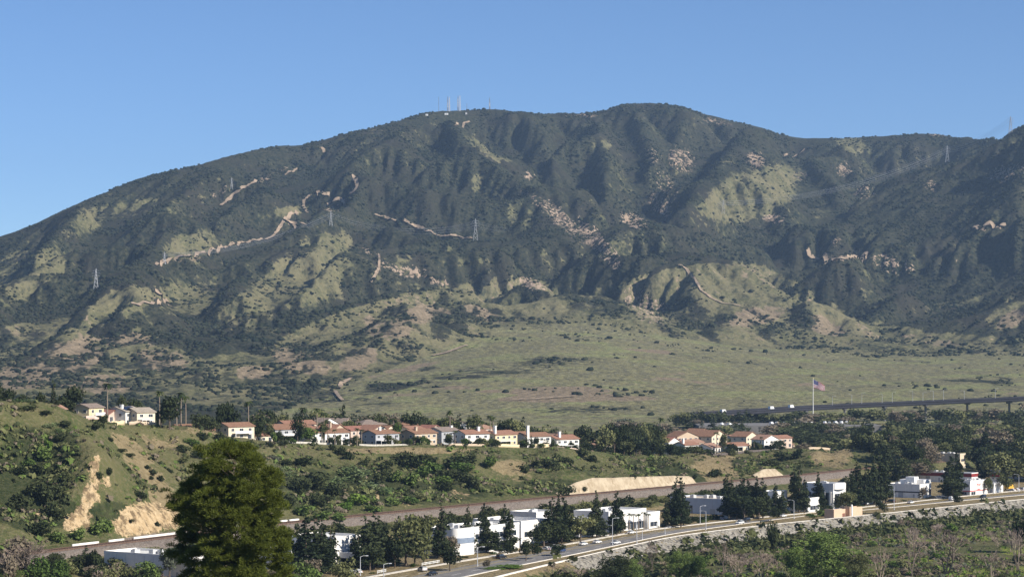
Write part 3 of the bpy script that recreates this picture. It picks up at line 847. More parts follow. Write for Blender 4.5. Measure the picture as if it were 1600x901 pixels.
# ------------------------------------------------------------------ dirt tracks on the mountain
TRACKM = plain('track_dirt', (.31, .235, .165), .95, .3, .08)
def track(pts, w, name='dirt_track', lift=1.9):
    P = []
    for a, b in zip(pts[:-1], pts[1:]):
        n = max(2, int(math.hypot(b[0] - a[0], b[1] - a[1]) / 2.5))
        P += [(a[0] + (b[0] - a[0]) * i / n, a[1] + (b[1] - a[1]) * i / n) for i in range(n)]
    P.append(pts[-1])
    W = np.array([hit(u, v, 2300)[:2] for u, v in P])
    for _ in range(2): W[1:-1] = (W[:-2] + W[2:] + 2 * W[1:-1]) / 4
    s = np.concatenate([[0], np.cumsum(np.hypot(*np.diff(W, axis=0).T))])
    q = np.arange(0, s[-1], 5.0); W = np.stack([np.interp(q, s, W[:, 0]), np.interp(q, s, W[:, 1])], 1)
    d = np.gradient(W, axis=0); d /= np.linalg.norm(d, axis=1)[:, None] + 1e-9
    nrm = np.stack([d[:, 1], -d[:, 0]], 1)
    ww = w * (0.75 + .5 * rng.random(len(W)))[:, None] * .42
    L = W - nrm * ww; R = W + nrm * ww
    M = far_h(W[:, 0], W[:, 1])
    zl = np.maximum(far_h(L[:, 0], L[:, 1]), M - 1) + lift; zr = np.maximum(far_h(R[:, 0], R[:, 1]), M - 1) + lift
    n = len(W)
    V = np.concatenate([np.column_stack([L, zl]), np.column_stack([W, M + lift + .2]), np.column_stack([R, zr])])
    i = np.arange(n - 1)
    Fc = np.concatenate([np.stack([i, i + 1, n + i + 1, n + i], 1), np.stack([n + i, n + i + 1, 2 * n + i + 1, 2 * n + i], 1)])
    tag(link(name, np_mesh(name, V, Fc, TRACKM, smooth=True)), kind='structure')
for pts, w in [
    ([(548,272),(555,280),(559,293),(553,304),(541,312),(525,317),(513,321)], 9),
    ([(515,315),(497,303),(484,305),(475,314),(474,325),(481,334)], 8),
    ([(465,334),(456,338),(443,350),(460,352),(480,354)], 9),
    ([(443,352),(425,372),(400,378),(385,380),(350,388),(320,398),(290,404),(262,408),(243,418)], 7),
    ([(243,462),(255,468),(264,474)], 8), ([(205,478),(230,478),(250,474)], 7),
    ([(586,338),(610,344),(640,352),(665,363),(690,371),(720,373),(742,377)], 7),
    ([(502,233),(507,239),(506,243)], 8), ([(445,275),(455,270),(466,265)], 7), ([(345,322),(365,308),(385,296),(408,281),(420,282)], 9),
    ([(712,198),(725,196),(736,192)], 7), ([(1225,248),(1240,245),(1252,240),(1257,234)], 6), ([(1262,405),(1290,407),(1320,406),(1348,402),(1359,396)], 9),
    ([(676,557),(695,553),(712,547),(732,540)], 6), ([(530,608),(534,600),(550,592)], 7), ([(523,612),(530,622),(536,628)], 5),
    ([(1060,415),(1075,428),(1088,440),(1095,455),(1110,467),(1130,475),(1160,480)], 5),
    ([(580,445),(590,430),(593,415),(592,398)], 5), ([(800,626),(850,624),(900,620)], 5), ([(1520,358),(1545,357),(1573,354)], 10)]:
    track(pts, w)

# ------------------------------------------------------------------ pylons, masts, wires
STEEL = plain('galvanised_steel', (.42, .43, .45), .55, .1, 1, .3)
PALESTEEL = plain('pale_steel', (.5, .51, .53), .6, .1, 1, .1)
WIREM = plain('wire_mat', (.35, .36, .38), .5, .05, 1, .4)
def pylon(px, py, h, label, dY=0):
    x, y, z = hit(px, py, 2300)
    r = empty('electricity_pylon', (x, y, z - 1))
    tag(r, label, 'pylon')
    w = h * .105; mb = MB(); k = h / 45.0; t = .30 * max(k, .7)
    lv = [0, .22, .42, .6, .75, .88, 1.0]; wd = [1, .78, .56, .4, .27, .2, .05]
    for (sx, sy) in ((1,1),(1,-1),(-1,-1),(-1,1)):
        for a, b, wa, wb in zip(lv[:-1], lv[1:], wd[:-1], wd[1:]):
            mb.tube((sx*w*wa, sy*w*wa, a*h), (sx*w*wb, sy*w*wb, b*h), t, t, 4)
    link('lattice_tower', mb.mesh('lattice_tower', STEEL), r)
    br = MB()
    for a, b, wa, wb in zip(lv[:-1], lv[1:], wd[:-1], wd[1:]):
        for (p, q) in (((1,1),(1,-1)),((1,-1),(-1,-1)),((-1,-1),(-1,1)),((-1,1),(1,1))):
            br.tube((p[0]*w*wa, p[1]*w*wa, a*h), (q[0]*w*wb, q[1]*w*wb, b*h), t*.55, t*.55, 4)
            br.tube((q[0]*w*wa, q[1]*w*wa, a*h), (p[0]*w*wb, p[1]*w*wb, b*h), t*.55, t*.55, 4)
    link('bracing', br.mesh('bracing', STEEL), r)
    tips = []
    for a, L in ((.66, .17), (.78, .2), (.90, .14)):
        ar = MB()
        for sx in (-1, 1):
            ar.tube((0, 0, a*h+.03*h), (sx*h*L, 0, a*h), t*.7, t*.4, 4); ar.tube((0, 0, a*h-.01*h), (sx*h*L, 0, a*h), t*.7, t*.4, 4)
            ar.tube((sx*h*L, 0, a*h), (sx*h*L, 0, a*h-.05*h), t*.5, t*.5, 4)
            tips.append((x + sx*h*L, y, z - 1 + a*h - .05*h))
        link('crossarm', ar.mesh('crossarm', STEEL), r)
    return tips
py_a = pylon(743, 377, 45, 'tall lattice pylon standing alone on the dark slope in the middle of the mountain')
py_b = pylon(517, 361, 30, 'pale lattice pylon beside the winding dirt track left of centre')
py_c = pylon(257, 414, 22, 'small lattice pylon on the tan dirt pad on the left slope')
py_d = pylon(150, 453, 34, 'leftmost lattice pylon standing on the left slope')
py_e = pylon(1480, 257, 43, 'lattice pylon on the upper right slope below the ridge')
py_f = pylon(1130, 334, 32, 'pale lattice pylon on the green grassy knoll')
py_g = pylon(1579, 209, 40, 'lattice pylon on the skyline at the right edge')
py_h = pylon(362, 300, 24, 'slender lattice pylon above the tan slip on the upper left slope')
def wires(A, B, sag, label):
    w = MB()
    for p, q in zip(A, B):
        P = [tuple(np.array(p) * (1 - t) + np.array(q) * t - np.array((0, 0, sag * 4 * t * (1 - t)))) for t in np.linspace(0, 1, 15)]
        w.path(P, [.15] * len(P), 3)
    tag(link('power_line', w.mesh('power_line', WIREM)), label, 'power line')
wires(py_b, py_a, 22, 'power line wires between the pale pylon by the track and the tall pylon mid-slope')
wires(py_a, py_f, 45, 'power line wires crossing the central canyon to the pylon on the grassy knoll')
wires(py_f, py_e, 30, 'power line wires from the grassy knoll up to the upper right pylon')
wires(py_e, py_g, 12, 'power line wires from the upper right pylon to the skyline pylon')
wires(py_c, py_b, 18, 'power line wires between the dirt pad pylon and the pylon by the track')

MASTM = plain('dark_steel', (.20, .20, .22), .6, .1, 1, .2)
def mast(px, top, base, w, label, style, mat=MASTM):
    Y = float(np.interp(px, EU, EY)) - 6
    x = (px - 800) * Y / F; z = gz(x, Y) - 1
    h = CZ + (HY - top) * Y / F - z
    r = empty('radio_mast', (x, Y, z)); tag(r, label, 'radio mast')
    mb = MB(); t = .62
    if style == 'pole': mb.tube((0,0,0), (0,0,h), .6, .45, 6)
    else:
        k = 3; n = 8
        for i in range(k):
            a = 2*math.pi*i/k; mb.tube((w*math.cos(a), w*math.sin(a), 0), (w*.45*math.cos(a), w*.45*math.sin(a), h), t, t*.7, 4)
        for j in range(n):
            for i in range(k):
                a = 2*math.pi*i/k; b = 2*math.pi*(i+1)/k; s0 = w*(1-.55*j/n); s1 = w*(1-.55*(j+1)/n)
                mb.tube((s0*math.cos(a), s0*math.sin(a), h*j/n), (s1*math.cos(b), s1*math.sin(b), h*(j+1)/n), t*.6, t*.6, 4)
    link('mast_body', mb.mesh('mast_body', mat), r)
    if style in ('dish', 'lattice'):
        for q in range(5 if style == 'dish' else 3):
            d = MB(); zz = h * (.35 + .12 * q); d.tube((0, -w, zz), (0, -w - 1.0, zz), 1.5, 1.5, 10)
            link('dish', d.mesh('dish', PALESTEEL), r)
    a = MB(); a.tube((0,0,h), (0,0,h+4), .5, .4, 4); link('antenna', a.mesh('antenna', mat), r)
mast(685.5, 154, 170, 1.0, 'thin single pole mast, leftmost on the summit', 'pole')
mast(699.5, 153, 170, 1.0, 'dark slim lattice mast beside the white mast on the summit', 'lattice')
mast(702, 153, 170, 1.6, 'white mast covered with dishes on the summit', 'dish', PALESTEEL)
mast(715.5, 152, 169, 1.4, 'tall red and grey lattice mast in the middle of the summit group', 'dish')
mast(718.5, 151, 169, 1.3, 'pale lattice mast just right of the tallest summit mast', 'lattice', PALESTEEL)
mast(729.5, 164, 170, .9, 'short stub mast right of the summit group', 'pole')
mast(765, 155, 170, 1.5, 'lone lattice mast on the right end of the summit ridge', 'lattice')
WHITEP = plain('white_paint', (.78, .77, .74), .6, .05, .3)
for px, w, lab in ((697.5, 9, 'small white equipment hut at the foot of the summit masts'), (667, 6, 'tiny white hut on the left shoulder of the summit'), (728.5, 4, 'small white cabin below the short summit mast')):
    Y = float(np.interp(px, EU, EY)) - 25; x = (px - 800) * Y / F; z = gz(x, Y)
    r = empty('equipment_hut', (x, Y, z - 1)); tag(r, lab, 'hut')
    a = MB(); a.box(-w/2, w/2, -3, 3, 0, 4.4); a.build('wall', WHITEP, r)
    a = MB(); a.box(-w/2-.4, w/2+.4, -3.4, 3.4, 4.4, 4.9); a.build('roof', STEEL, r)
    a = MB(); a.box(-.6, .6, -3.12, -3.003, 0.6, 3.2); a.build('door', STEEL, r)
# ------------------------------------------------------------------ roads, railway, walls, embankment
def ribbon(name, A, Bp, mat, lift=0.0, mi=None):
    n = len(A)
    V = np.concatenate([A, Bp]); V = V.copy(); V[:, 2] += lift
    i = np.arange(n - 1)
    return np_mesh(name, V, np.stack([i, i + n, i + n + 1, i + 1], 1), mat, smooth=True)
def clip_u(P, u0, u1):
    u = usd(P); return P[(u >= u0) & (u <= u1)]
wroad = np.abs(sdist(extend(Ns), Ks[:, 0], Ks[:, 1])[0])
def roff(f):      # line at fraction f across the road
    d = np.gradient(Ks[:, :2], axis=0); d /= np.linalg.norm(d, axis=1)[:, None]
    Q = Ks.copy(); Q[:, 0] += d[:, 1] * wroad * f; Q[:, 1] -= d[:, 0] * wroad * f; Q[:, 2] = 0; return Q
def asphalt_mat():
    m = NT('asphalt', .9, .2)
    f = m.noise(.25, 5, .6); g = m.noise(2.5, 3)
    c = m.mix(m.ramp(f, .35, .65), (.15, .142, .138), (.21, .20, .19)); c = m.mix(m.ramp(g, .55, .75), c, (.25, .24, .225))
    m.col(c); return m.m
ASPH = asphalt_mat()
LINE = plain('road_paint', (.75, .74, .70), .7, .1, 2)
YLINE = plain('yellow_paint', (.65, .48, .12), .7, .1, 2)
CONC = plain('concrete', (.50, .46, .40), .9, .14, .5)
CONCW = plain('pale_concrete', (.66, .61, .53), .9, .12, .4)
tag(link('road', ribbon('road', roff(0), roff(1), ASPH, .10)), kind='structure')
for f, m_, dash in ((.28, LINE, 1), (.47, YLINE, 0), (.53, YLINE, 0), (.76, LINE, 1), (.04, LINE, 0), (.96, LINE, 0)):
    hw = .10 / 22
    A = roff(f - hw * .5); B_ = roff(f + hw * 1.5)
    n = len(A); i = np.arange(n - 1)
    if dash: i = i[::2]
    V = np.concatenate([A, B_]); V[:, 2] += .112
    tag(link('road_marking', np_mesh('road_marking', V, np.stack([i, i + n, i + n + 1, i + 1], 1), m_)), kind='structure')
def curb(name, P, w, z0, z1, mat, cap=True):
    L = offset(P, -w / 2, 0); R = offset(P, w / 2, 0)
    n = len(P); V = []
    for Q, z in ((L, z0), (L, z1), (R, z1), (R, z0)): V.append(np.column_stack([Q[:, :2], (P[:, 2] if np.ndim(z) == 0 else 0) + (z if np.ndim(z) else np.full(n, z))]))
    i = np.arange(n - 1); Fc = []
    for k in range(4): a = k * n; b = ((k + 1) % 4) * n; Fc.append(np.stack([i + a, i + b, i + b + 1, i + a + 1], 1))
    ends = np.array([[0, 3 * n, 2 * n, n], [n - 1, 2 * n - 1, 3 * n - 1, 4 * n - 1]])
    return np_mesh(name, np.concatenate(V), np.concatenate(Fc + [ends]), mat)
K00 = Ks.copy(); K00[:, 2] = 0; 
tag(link('kerb', curb('kerb', offset(K00, -.2), .4, -.2, .26, CONCW)), kind='structure')
tag(link('pavement', curb('pavement', offset(K00, -2.3), 1.8, -.2, .24, CONC)), kind='structure')
N00 = Ns.copy(); N00[:, 2] = 0
tag(link('kerb', curb('kerb', offset(roff(1), .2), .35, -.2, .24, CONCW)), kind='structure')
W00 = Ws.copy(); W00[:, 2] = 0
tag(link('embankment_coping', curb('embankment_coping', W00, 1.1, -.4, .45, CONCW)), 'long pale concrete coping along the top of the river embankment', 'wall')
def riprap():
    m = NT('riprap_mat', .95, .1)
    v = m.vor(.75); vc = m.vor(.75, 'Color'); n_ = m.noise(.3, 4)
    sp = m.n('ShaderNodeSeparateColor'); m.link(vc, sp.inputs[0])
    c = m.mix(sp.outputs[0], (.20, .185, .155), (.33, .305, .26)); c = m.mix(m.ramp(v, .5, .8), c, (.07, .066, .06)); c = m.mix(m.ramp(n_, .58, .7), c, (.30, .27, .21))
    m.col(c)
    P = Ws; rows = []
    q = np.linspace(0, 1, 14)
    D = resample(P, 1.0); D = clip_u(D, 880, 1800)
    for t in q:
        Q = offset(D, .6 + t * 11.2); Q[:, 2] = -.05 - 5.9 * t + .7 * (rng.random(len(Q)) - .3) * (0 < t < 1) + .35
        rows.append(Q)
    V = np.concatenate(rows)
    tag(link('riprap_slope', np_mesh('riprap_slope', V, grid_faces(len(q), len(D)), m.m)), 'grey rock riprap slope facing the river below the coping', 'embankment')
    A = offset(D, 9.6); Bq = offset(D, 12.5); A[:, 2] = -4.7; Bq[:, 2] = -5.2
    tag(link('concrete_apron', curb('concrete_apron', clip_u(offset(D, 13.0, -6.0), 900, 1210), 3.8, -.6, .75, CONC)), 'pale concrete apron at the foot of the riprap slope', 'apron')
riprap()

# soil-nail walls beside the track
def tan_wall_mat():
    m = NT('sprayed_concrete', .95, .05)
    n_ = m.noise(.25, 5); st = m.noise(.5, 4, .6, m.scaled(m.pos(), (1, 1, .12)))
    c = m.mix(m.ramp(n_, .35, .65), (.36, .29, .20), (.48, .40, .285)); c = m.mix(m.ramp(st, .56, .70), c, (.27, .205, .13))
    m.col(c); m.bump(n_, .5, .5); return m.m
TANW = tan_wall_mat()
def nail_wall(u0, u1, label):
    D = clip_u(resample(Rs, .7), u0, u1); n = len(D); rows = []
    hh = wall_h(usd(D)) + .4 * (fbm(D[:, 0], D[:, 1], 14, 2) - .5)
    rib = np.where(np.arange(n) % 4 < 1, -.16, 0.0)
    for t in (0, .33, .66, 1.0):
        Q = offset(D, 0); d = np.gradient(D[:, :2], axis=0); d /= np.linalg.norm(d, axis=1)[:, None]
        o = -5.6 - 3.4 * t - .3 + rib + .15
        Q[:, 0] += d[:, 1] * o; Q[:, 1] -= d[:, 0] * o
        Q[:, 2] = 7.7 + t * (hh + .5); rows.append(Q)
    Q = rows[-1].copy(); d = np.gradient(D[:, :2], axis=0); d /= np.linalg.norm(d, axis=1)[:, None]
    Q[:, 0] -= d[:, 1] * 1.6; Q[:, 1] += d[:, 0] * 1.6; Q[:, 2] -= .6; rows.append(Q)
    tag(link('retaining_wall', np_mesh('retaining_wall', np.concatenate(rows), grid_faces(5, n), TANW)), label, 'retaining wall')
nail_wall(893, 1105, 'long tan ribbed retaining wall cut into the bluff above the railway')
nail_wall(1199, 1243, 'short tan ribbed retaining wall above the railway, right of the long one')

# railway
def railway():
    r = empty('railway_track', (0, 0, 0)); tag(r, 'single railway track on a brown ballast bed along the foot of the bluff', 'railway')
    D = offset(Rs, -1.4, 8.0)
    bm_ = NT('ballast_brown', .95, .05); bm_.col(bm_.mix(bm_.ramp(bm_.noise(1.2, 3), .3, .7), (.085, .055, .042), (.155, .105, .08)))
    link('ballast', curb('ballast', D, 5.0, -.5, .42, bm_.m), r)
    RU = plain('rusty_rail', (.16, .10, .075), .6, .2, 2, .5)
    for o in (-.75, .75): link('rail', curb('rail', offset(D, o), .10, .60, .78, RU), r)
    mb = MB(); S = resample(D, 1.4); S = clip_u(S, 60, 1400)
    d = np.gradient(S[:, :2], axis=0); d /= np.linalg.norm(d, axis=1)[:, None]
    V = []; 
    for (x, y, z), (dx, dy) in zip(S, d):
        nx_, ny_ = dy, -dx; c = []
        for zz in (z + .40, z + .60):
            for a, b in ((-.13, -1.3), (.13, -1.3), (.13, 1.3), (-.13, 1.3)): c.append((x + dx * a + nx_ * b, y + dy * a + ny_ * b, zz))
        mb.add(c, [(4,5,6,7),(0,1,5,4),(1,2,6,5),(2,3,7,6),(3,0,4,7)])
    link('sleepers', mb.mesh('sleepers', plain('sleeper_wood', (.13, .10, .08), .9, .2)), r)
railway()
WHITEC = plain('white_concrete', (.74, .71, .65), .85, .08, .5)
for a, b, lab in ((112, 160, 'leftmost length of low white concrete barrier behind the railway'), (164, 200, 'second length of low white concrete barrier behind the railway, from the left'), (203, 292, 'longest length of low white concrete barrier under the sandy cliff')):
    tag(link('concrete_barrier', curb('concrete_barrier', clip_u(resample(offset(Rs, -5.2, 8.0), 3), a, b), .5, -.4, 1.15, WHITEC)), lab, 'barrier')
for a, b, lab in ((437, 448, 'small white concrete block behind the railway right of the big pine'), (450, 466, 'longer white concrete block behind the railway right of the big pine')):
    tag(link('concrete_block', curb('concrete_block', clip_u(resample(offset(Rs, -5.2, 8.0), 1), a, b), 1.2, -.3, 1.1, WHITEC)), lab, 'block')

# freeway on its viaduct across the valley
def freeway():
    P = [(1085,2150,18.5),(1150,2180,20.0),(1240,2220,22.3),(1300,2240,23.8),(1380,2250,25.6),(1460,2260,27.4),(1540,2265,29.2),(1600,2270,30.5),(1750,2290,33)]
    A = np.array([((u - 800) * Y / F, Y, z) for u, Y, z in P]); D = resample(A, 10)
    r = empty('freeway_viaduct', (0, 0, 0)); tag(r, 'long dark freeway viaduct crossing the valley in front of the green plain', 'viaduct')
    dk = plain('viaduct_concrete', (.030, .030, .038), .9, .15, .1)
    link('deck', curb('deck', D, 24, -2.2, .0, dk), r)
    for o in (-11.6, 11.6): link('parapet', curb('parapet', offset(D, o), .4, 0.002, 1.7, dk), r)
    pr = plain('viaduct_column', (.15, .145, .14), .9, .1, .3)
    S = resample(A, 42)
    for x, y, z in S[1:-1]:
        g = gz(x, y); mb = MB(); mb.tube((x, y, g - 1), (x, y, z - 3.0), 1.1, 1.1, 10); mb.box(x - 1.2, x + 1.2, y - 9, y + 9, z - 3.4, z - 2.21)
        link('column', mb.mesh('column', pr), r)
    return D
FWD = freeway()
def lamp_post(x, y, z, h, arm, ang, label, group=None, mat=None):
    r = empty('street_lamp', (x, y, z), ang)
    tag(r, label, 'street lamp', group)
    m = mat or PALESTEEL
    mb = MB(); mb.tube((0,0,0), (0,0,h), .17, .10, 8); mb.tube((0,0,0), (0,0,.5), .28, .28, 8); mb.build('pole', m, r)
    a = MB(); a.path([(0,0,h-.1), (arm*.5,0,h+.25), (arm,0,h+.3)], [.08,.07,.06], 6); a.build('arm', m, r)
    q = MB(); q.box(arm-.15, arm+.85, -.2, .2, h+.16, h+.38); q.build('lamp_head', m, r)
    return r
# poles along the viaduct
u_ = usd(FWD)
for k, px in enumerate((1302, 1325, 1345, 1370, 1394, 1417, 1433, 1455, 1478, 1506, 1552)):
    i = int(np.argmin(abs(u_ - px))); x, y, z = FWD[i]
    nth = ['first','second','third','fourth','fifth','sixth','seventh','eighth','ninth','tenth','eleventh'][k]
    lamp_post(x, y - 9, z, 9.5 + (k % 3), 2.2, math.pi if k % 2 else 0, f'{nth} lamp post from the flagpole along the dark freeway viaduct', 'lamp posts on the viaduct')
for px, py0, base, lab in ((563, 867, 899, 'street lamp by the dark canopy at the left end of the road'), (599.5, 879, 903, 'short street lamp on the near verge right of the left conifers'), (746, 853, 884, 'street lamp on the near verge beside the dark parked car bend'),
     (957, 808, 851, 'street lamp on the near verge at the two white cars'), (995, 812, 848, 'street lamp on the near verge left of the bare tree'), (1003.5, 826, 843, 'low pole next to the bare tree on the near verge'),
     (1094, 789, 817, 'tall street lamp in front of the grey blue building'), (1103, 797, 827, 'street lamp on the near verge opposite the grey blue building'), (1240.5, 780, 810, 'street lamp on the near verge left of the peach wall'),
     (1262, 783, 800, 'street lamp with curved arm by the parked white cars'), (1397, 757, 796, 'street lamp left of the white building with the black stripe'), (1552.5, 757, 771, 'street lamp beside the white building with the red stripe'),
     (1592, 740, 768, 'street lamp at the right edge of the picture'), (1039, 822, 834, 'short pole on the near kerb below the narrow conifers')):
    Y = 301120 / (base - 540); x = (px - 800) * Y / F; h = (base - py0) * Y / F
    lamp_post(x, Y, 0, h - .4, 2.0, math.radians(20 if px < 1100 else 160), lab)

# flag
def flag():
    x, y, z = (1270.5 - 800) * 2120 / F, 2120, 0
    z = gz(x, y); h = CZ + (HY - 591) * y / F - z
    r = empty('flagpole', (x, y, z)); tag(r, 'tall white flagpole in front of the green plain', 'flagpole')
    mb = MB(); mb.tube((0,0,0), (0,0,h), .42, .22, 8); mb.build('pole', WHITEP, r)
    b = MB(); b.tube((0,0,h), (0,0,h+.7), .5, .3, 8); b.build('finial', plain('gilt', (.6,.45,.15), .4, .05), r)
    nx_, ny_ = 39, 26; L, Hh = 11.5, 7.2; V = []; mi = []
    for j in range(ny_ + 1):
        for i in range(nx_ + 1):
            s_ = i / nx_; t = j / ny_
            V.append((.45 + L * s_ * .86, .9 * math.sin(7 * s_ + 2 * t) * s_ - .3 * s_, h - 1.0 - Hh * t * (1 - .28 * s_) - 5.2 * s_ ** 1.15 - .35 * math.sin(9 * s_ + t * 2) * s_))
    Fc = []
    for j in range(ny_):
        for i in range(nx_):
            a = j * (nx_ + 1) + i; Fc.append((a, a + 1, a + nx_ + 2, a + nx_ + 1))
            stripe = j // 2
            canton = i < nx_ * .4 and stripe < 7
            star = canton and (i % 3 == 1) and (j % 3 == 1)
            mi.append(2 if canton and not star else (1 if star or stripe % 2 else 0))
    cl = [plain('flag_red', (.30, .02, .035), .8, .05), plain('flag_white', (.55, .54, .56), .8, .05), plain('flag_blue', (.02, .025, .13), .8, .05)]
    o = link('flag', np_mesh('flag', V, np.array(Fc), cl, mi), None, (x, y, z))
    so = o.modifiers.new('thick', 'SOLIDIFY'); so.thickness = .04
    tag(o, 'large American flag drooping from the white flagpole', 'flag')
flag()
# ------------------------------------------------------------------ vegetation
def leaf_mat(name, a, b, dead=None, hue=.5, tl=.22):
    m = NT(name, .9, .08)
    oi = m.n('ShaderNodeObjectInfo')
    n_ = m.noise(3.0, 3, .6)
    f = m.math('ADD', m.math('MULTIPLY', n_, .7), m.math('MULTIPLY', oi.outputs['Random'], hue))
    c = m.mix(m.ramp(f, .3, .85), a, b)
    if dead: c = m.mix(m.ramp(m.noise(1.7, 2), .60, .70), c, dead)
    m.col(c)
    tr = m.n('ShaderNodeBsdfTranslucent'); m.link(c, tr.inputs[0])
    mx = m.n('ShaderNodeMixShader'); mx.inputs[0].default_value = tl
    out = [q for q in m.t.nodes if q.type == 'OUTPUT_MATERIAL'][0]
    m.link(m.b.outputs[0], mx.inputs[1]); m.link(tr.outputs[0], mx.inputs[2]); m.link(mx.outputs[0], out.inputs[0])
    return m.m
LM = {
 'dark': leaf_mat('leaf_dark', (.030, .042, .018), (.075, .088, .038)),
 'olive': leaf_mat('leaf_olive', (.095, .105, .042), (.20, .205, .088)),
 'green': leaf_mat('leaf_green', (.075, .120, .030), (.16, .215, .06)),
 'bright': leaf_mat('leaf_bright', (.10, .17, .03), (.20, .27, .06)),
 'conifer': leaf_mat('leaf_conifer', (.026, .038, .018), (.062, .076, .036), (.085, .066, .042)),
 'brown': leaf_mat('leaf_brown', (.13, .108, .075), (.23, .19, .135)),
 'grey': leaf_mat('leaf_greygreen', (.07, .085, .055), (.13, .14, .10)),
 'pine': leaf_mat('leaf_pine', (.13, .155, .03), (.38, .38, .085), None, 0, .42),
 'palm': leaf_mat('leaf_palm', (.035, .055, .018), (.08, .10, .035)),
 'twig': leaf_mat('twig_bark', (.27, .21, .17), (.44, .35, .29)),
 'cactus': leaf_mat('leaf_cactus', (.10, .15, .055), (.22, .26, .13)),
}
BARK = plain('bark', (.13, .10, .075), .95, .25, 2)
PBARK = plain('pale_bark', (.38, .33, .27), .95, .2, 3)
def leaves(lobes, n, size, out=.55, seed=0, aspect=.6, shell=.55):
    g = np.random.default_rng(seed)
    L = np.array(lobes, float); vol = (L[:, 3] * L[:, 4] * L[:, 5]) ** .75; k = g.choice(len(L), n, p=vol / vol.sum())
    d = g.normal(size=(n, 3)); d /= np.linalg.norm(d, axis=1)[:, None]
    r = shell + (1.06 - shell) * g.random(n) ** .7
    c = L[k, :3] + d * L[k, 3:6] * r[:, None]
    nn = d * out + g.normal(size=(n, 3)) * (1 - out); nn /= np.linalg.norm(nn, axis=1)[:, None]
    a = np.cross(nn, g.normal(size=(n, 3))); a /= np.linalg.norm(a, axis=1)[:, None]; b = np.cross(nn, a)
    s = size * (.6 + .8 * g.random(n))[:, None]
    a, b = a * s, b * s * aspect
    V = np.stack([c - a - b * .4, c - b * .2 + a * .1 - b, c + a, c + b + a * .1], 1)
    return V.reshape(-1, 3), np.arange(n * 4).reshape(-1, 4)
def trunk_mb(h, r, limbs=(), mat=None, lean=0):
    mb = MB(); mb.path([(0,0,-.02*h), (lean*.3,0,h*.4), (lean,0,h)], [r, r*.7, r*.25], 6)
    for p, q, rr in limbs: mb.tube(p, q, rr, rr * .4, 5)
    return mb
PROTO = {}
def proto(kind, variants, fn):
    PROTO[kind] = [fn(i) for i in range(variants)]
def make_proto(cname, crown_me, trunk_me):
    return (cname, crown_me, trunk_me)
def p_broad(i, leafkey, n=1000, tall=1.0):
    g = random.Random(100 + i + hash(leafkey) % 7 * 0)
    lobes = []
    for k in range(g.randint(8, 12)):
        a = g.random() * 6.28; rr = g.uniform(0, .30); z = g.uniform(.30, .84)
        sc = g.uniform(.11, .20) * (1.15 - .5 * abs(z - .55))
        lobes.append((rr * math.cos(a), rr * math.sin(a), z, sc * 1.15, sc * 1.15, sc * .9))
    lobes.append((0, 0, .6, .2, .2, .24))
    V, Fc = leaves(lobes, n, .040, .5, i)
    limbs = [((0, 0, .25), (l[0] * .8, l[1] * .8, l[2]), .012) for l in lobes[:5]]
    return ('crown', np_mesh('crown_' + leafkey, V, Fc, LM[leafkey]), trunk_mb(.6, .028, limbs).mesh('trunk', BARK))
def p_conifer(i, leafkey='conifer', n=1300):
    g = random.Random(300 + i); lobes = []
    H = 13
    for k in range(H):
        z = .14 + .83 * k / (H - 1); w = (.155 * (1 - ((k) / H) ** 1.5) + .02) * g.uniform(.75, 1.2)
        for q in range(2 if k < 9 else 1):
            a = g.random() * 6.28; o = w * g.uniform(.3, .6)
            lobes.append((o * math.cos(a), o * math.sin(a), z, w * .72, w * .72, .055))
    V, Fc = leaves(lobes, n, .027, .35, 50 + i, .55, .35)
    return ('crown', np_mesh('crown_conifer', V, Fc, LM[leafkey]), trunk_mb(.95, .016).mesh('trunk', BARK))
def p_bush(i, leafkey, n=420, sz=.075):
    g = random.Random(500 + i); lobes = []
    for k in range(g.randint(5, 9)):
        a = g.random() * 6.28; rr = g.uniform(0, .36)
        sc = g.uniform(.18, .30)
        lobes.append((rr * math.cos(a), rr * math.sin(a), g.uniform(.18, .62), sc * 1.1, sc * 1.1, sc))
    V, Fc = leaves(lobes, n, sz, .55, 70 + i)
    V[:, 2] = np.maximum(V[:, 2], -.05)
    return ('foliage', np_mesh('foliage_' + leafkey, V, Fc, LM[leafkey]), None)
def p_palm(i):
    g = random.Random(700 + i); V = []; Fc = []
    def frond(a, up, L, w):
        pts = []
        for k in range(6):
            t = k / 5; r = L * t * math.cos(up * (1 - t * .4)); z = L * (math.sin(up) * t - .75 * t * t)
            pts.append((r * math.cos(a), r * math.sin(a), z))
        for k in range(5):
            w0 = w * math.sin(math.pi * (k + .4) / 6.2); w1 = w * math.sin(math.pi * (k + 1.4) / 6.2)
            px_, py_ = -math.sin(a), math.cos(a); b = len(V)
            p, q = pts[k], pts[k + 1]
            V.extend([(p[0]+px_*w0, p[1]+py_*w0, p[2]-w0*.5), p, (p[0]-px_*w0, p[1]-py_*w0, p[2]-w0*.5), (q[0]+px_*w1, q[1]+py_*w1, q[2]-w1*.5), q, (q[0]-px_*w1, q[1]-py_*w1, q[2]-w1*.5)])
            Fc.extend([(b, b+1, b+4, b+3), (b+1, b+2, b+5, b+4)])
    for k in range(34): frond(g.random() * 6.28, g.uniform(-.35, 1.25), g.uniform(.10, .135), .014)
    V = np.array(V); V[:, 2] += .91
    sk = []
    me = np_mesh('fronds', V, np.array(Fc), LM['palm'])
    mb = MB(); mb.path([(0,0,-.02), (.006,0,.5), (0,0,.92)], [.017, .012, .012], 8)
    s2 = MB(); s2.tube((0,0,.80), (0,0,.91), .012, .03, 8, cap=False)
    me2 = mb.mesh('trunk', plain('palm_bark', (.26, .21, .16), .95, .15, 2))
    return ('fronds', me, me2)
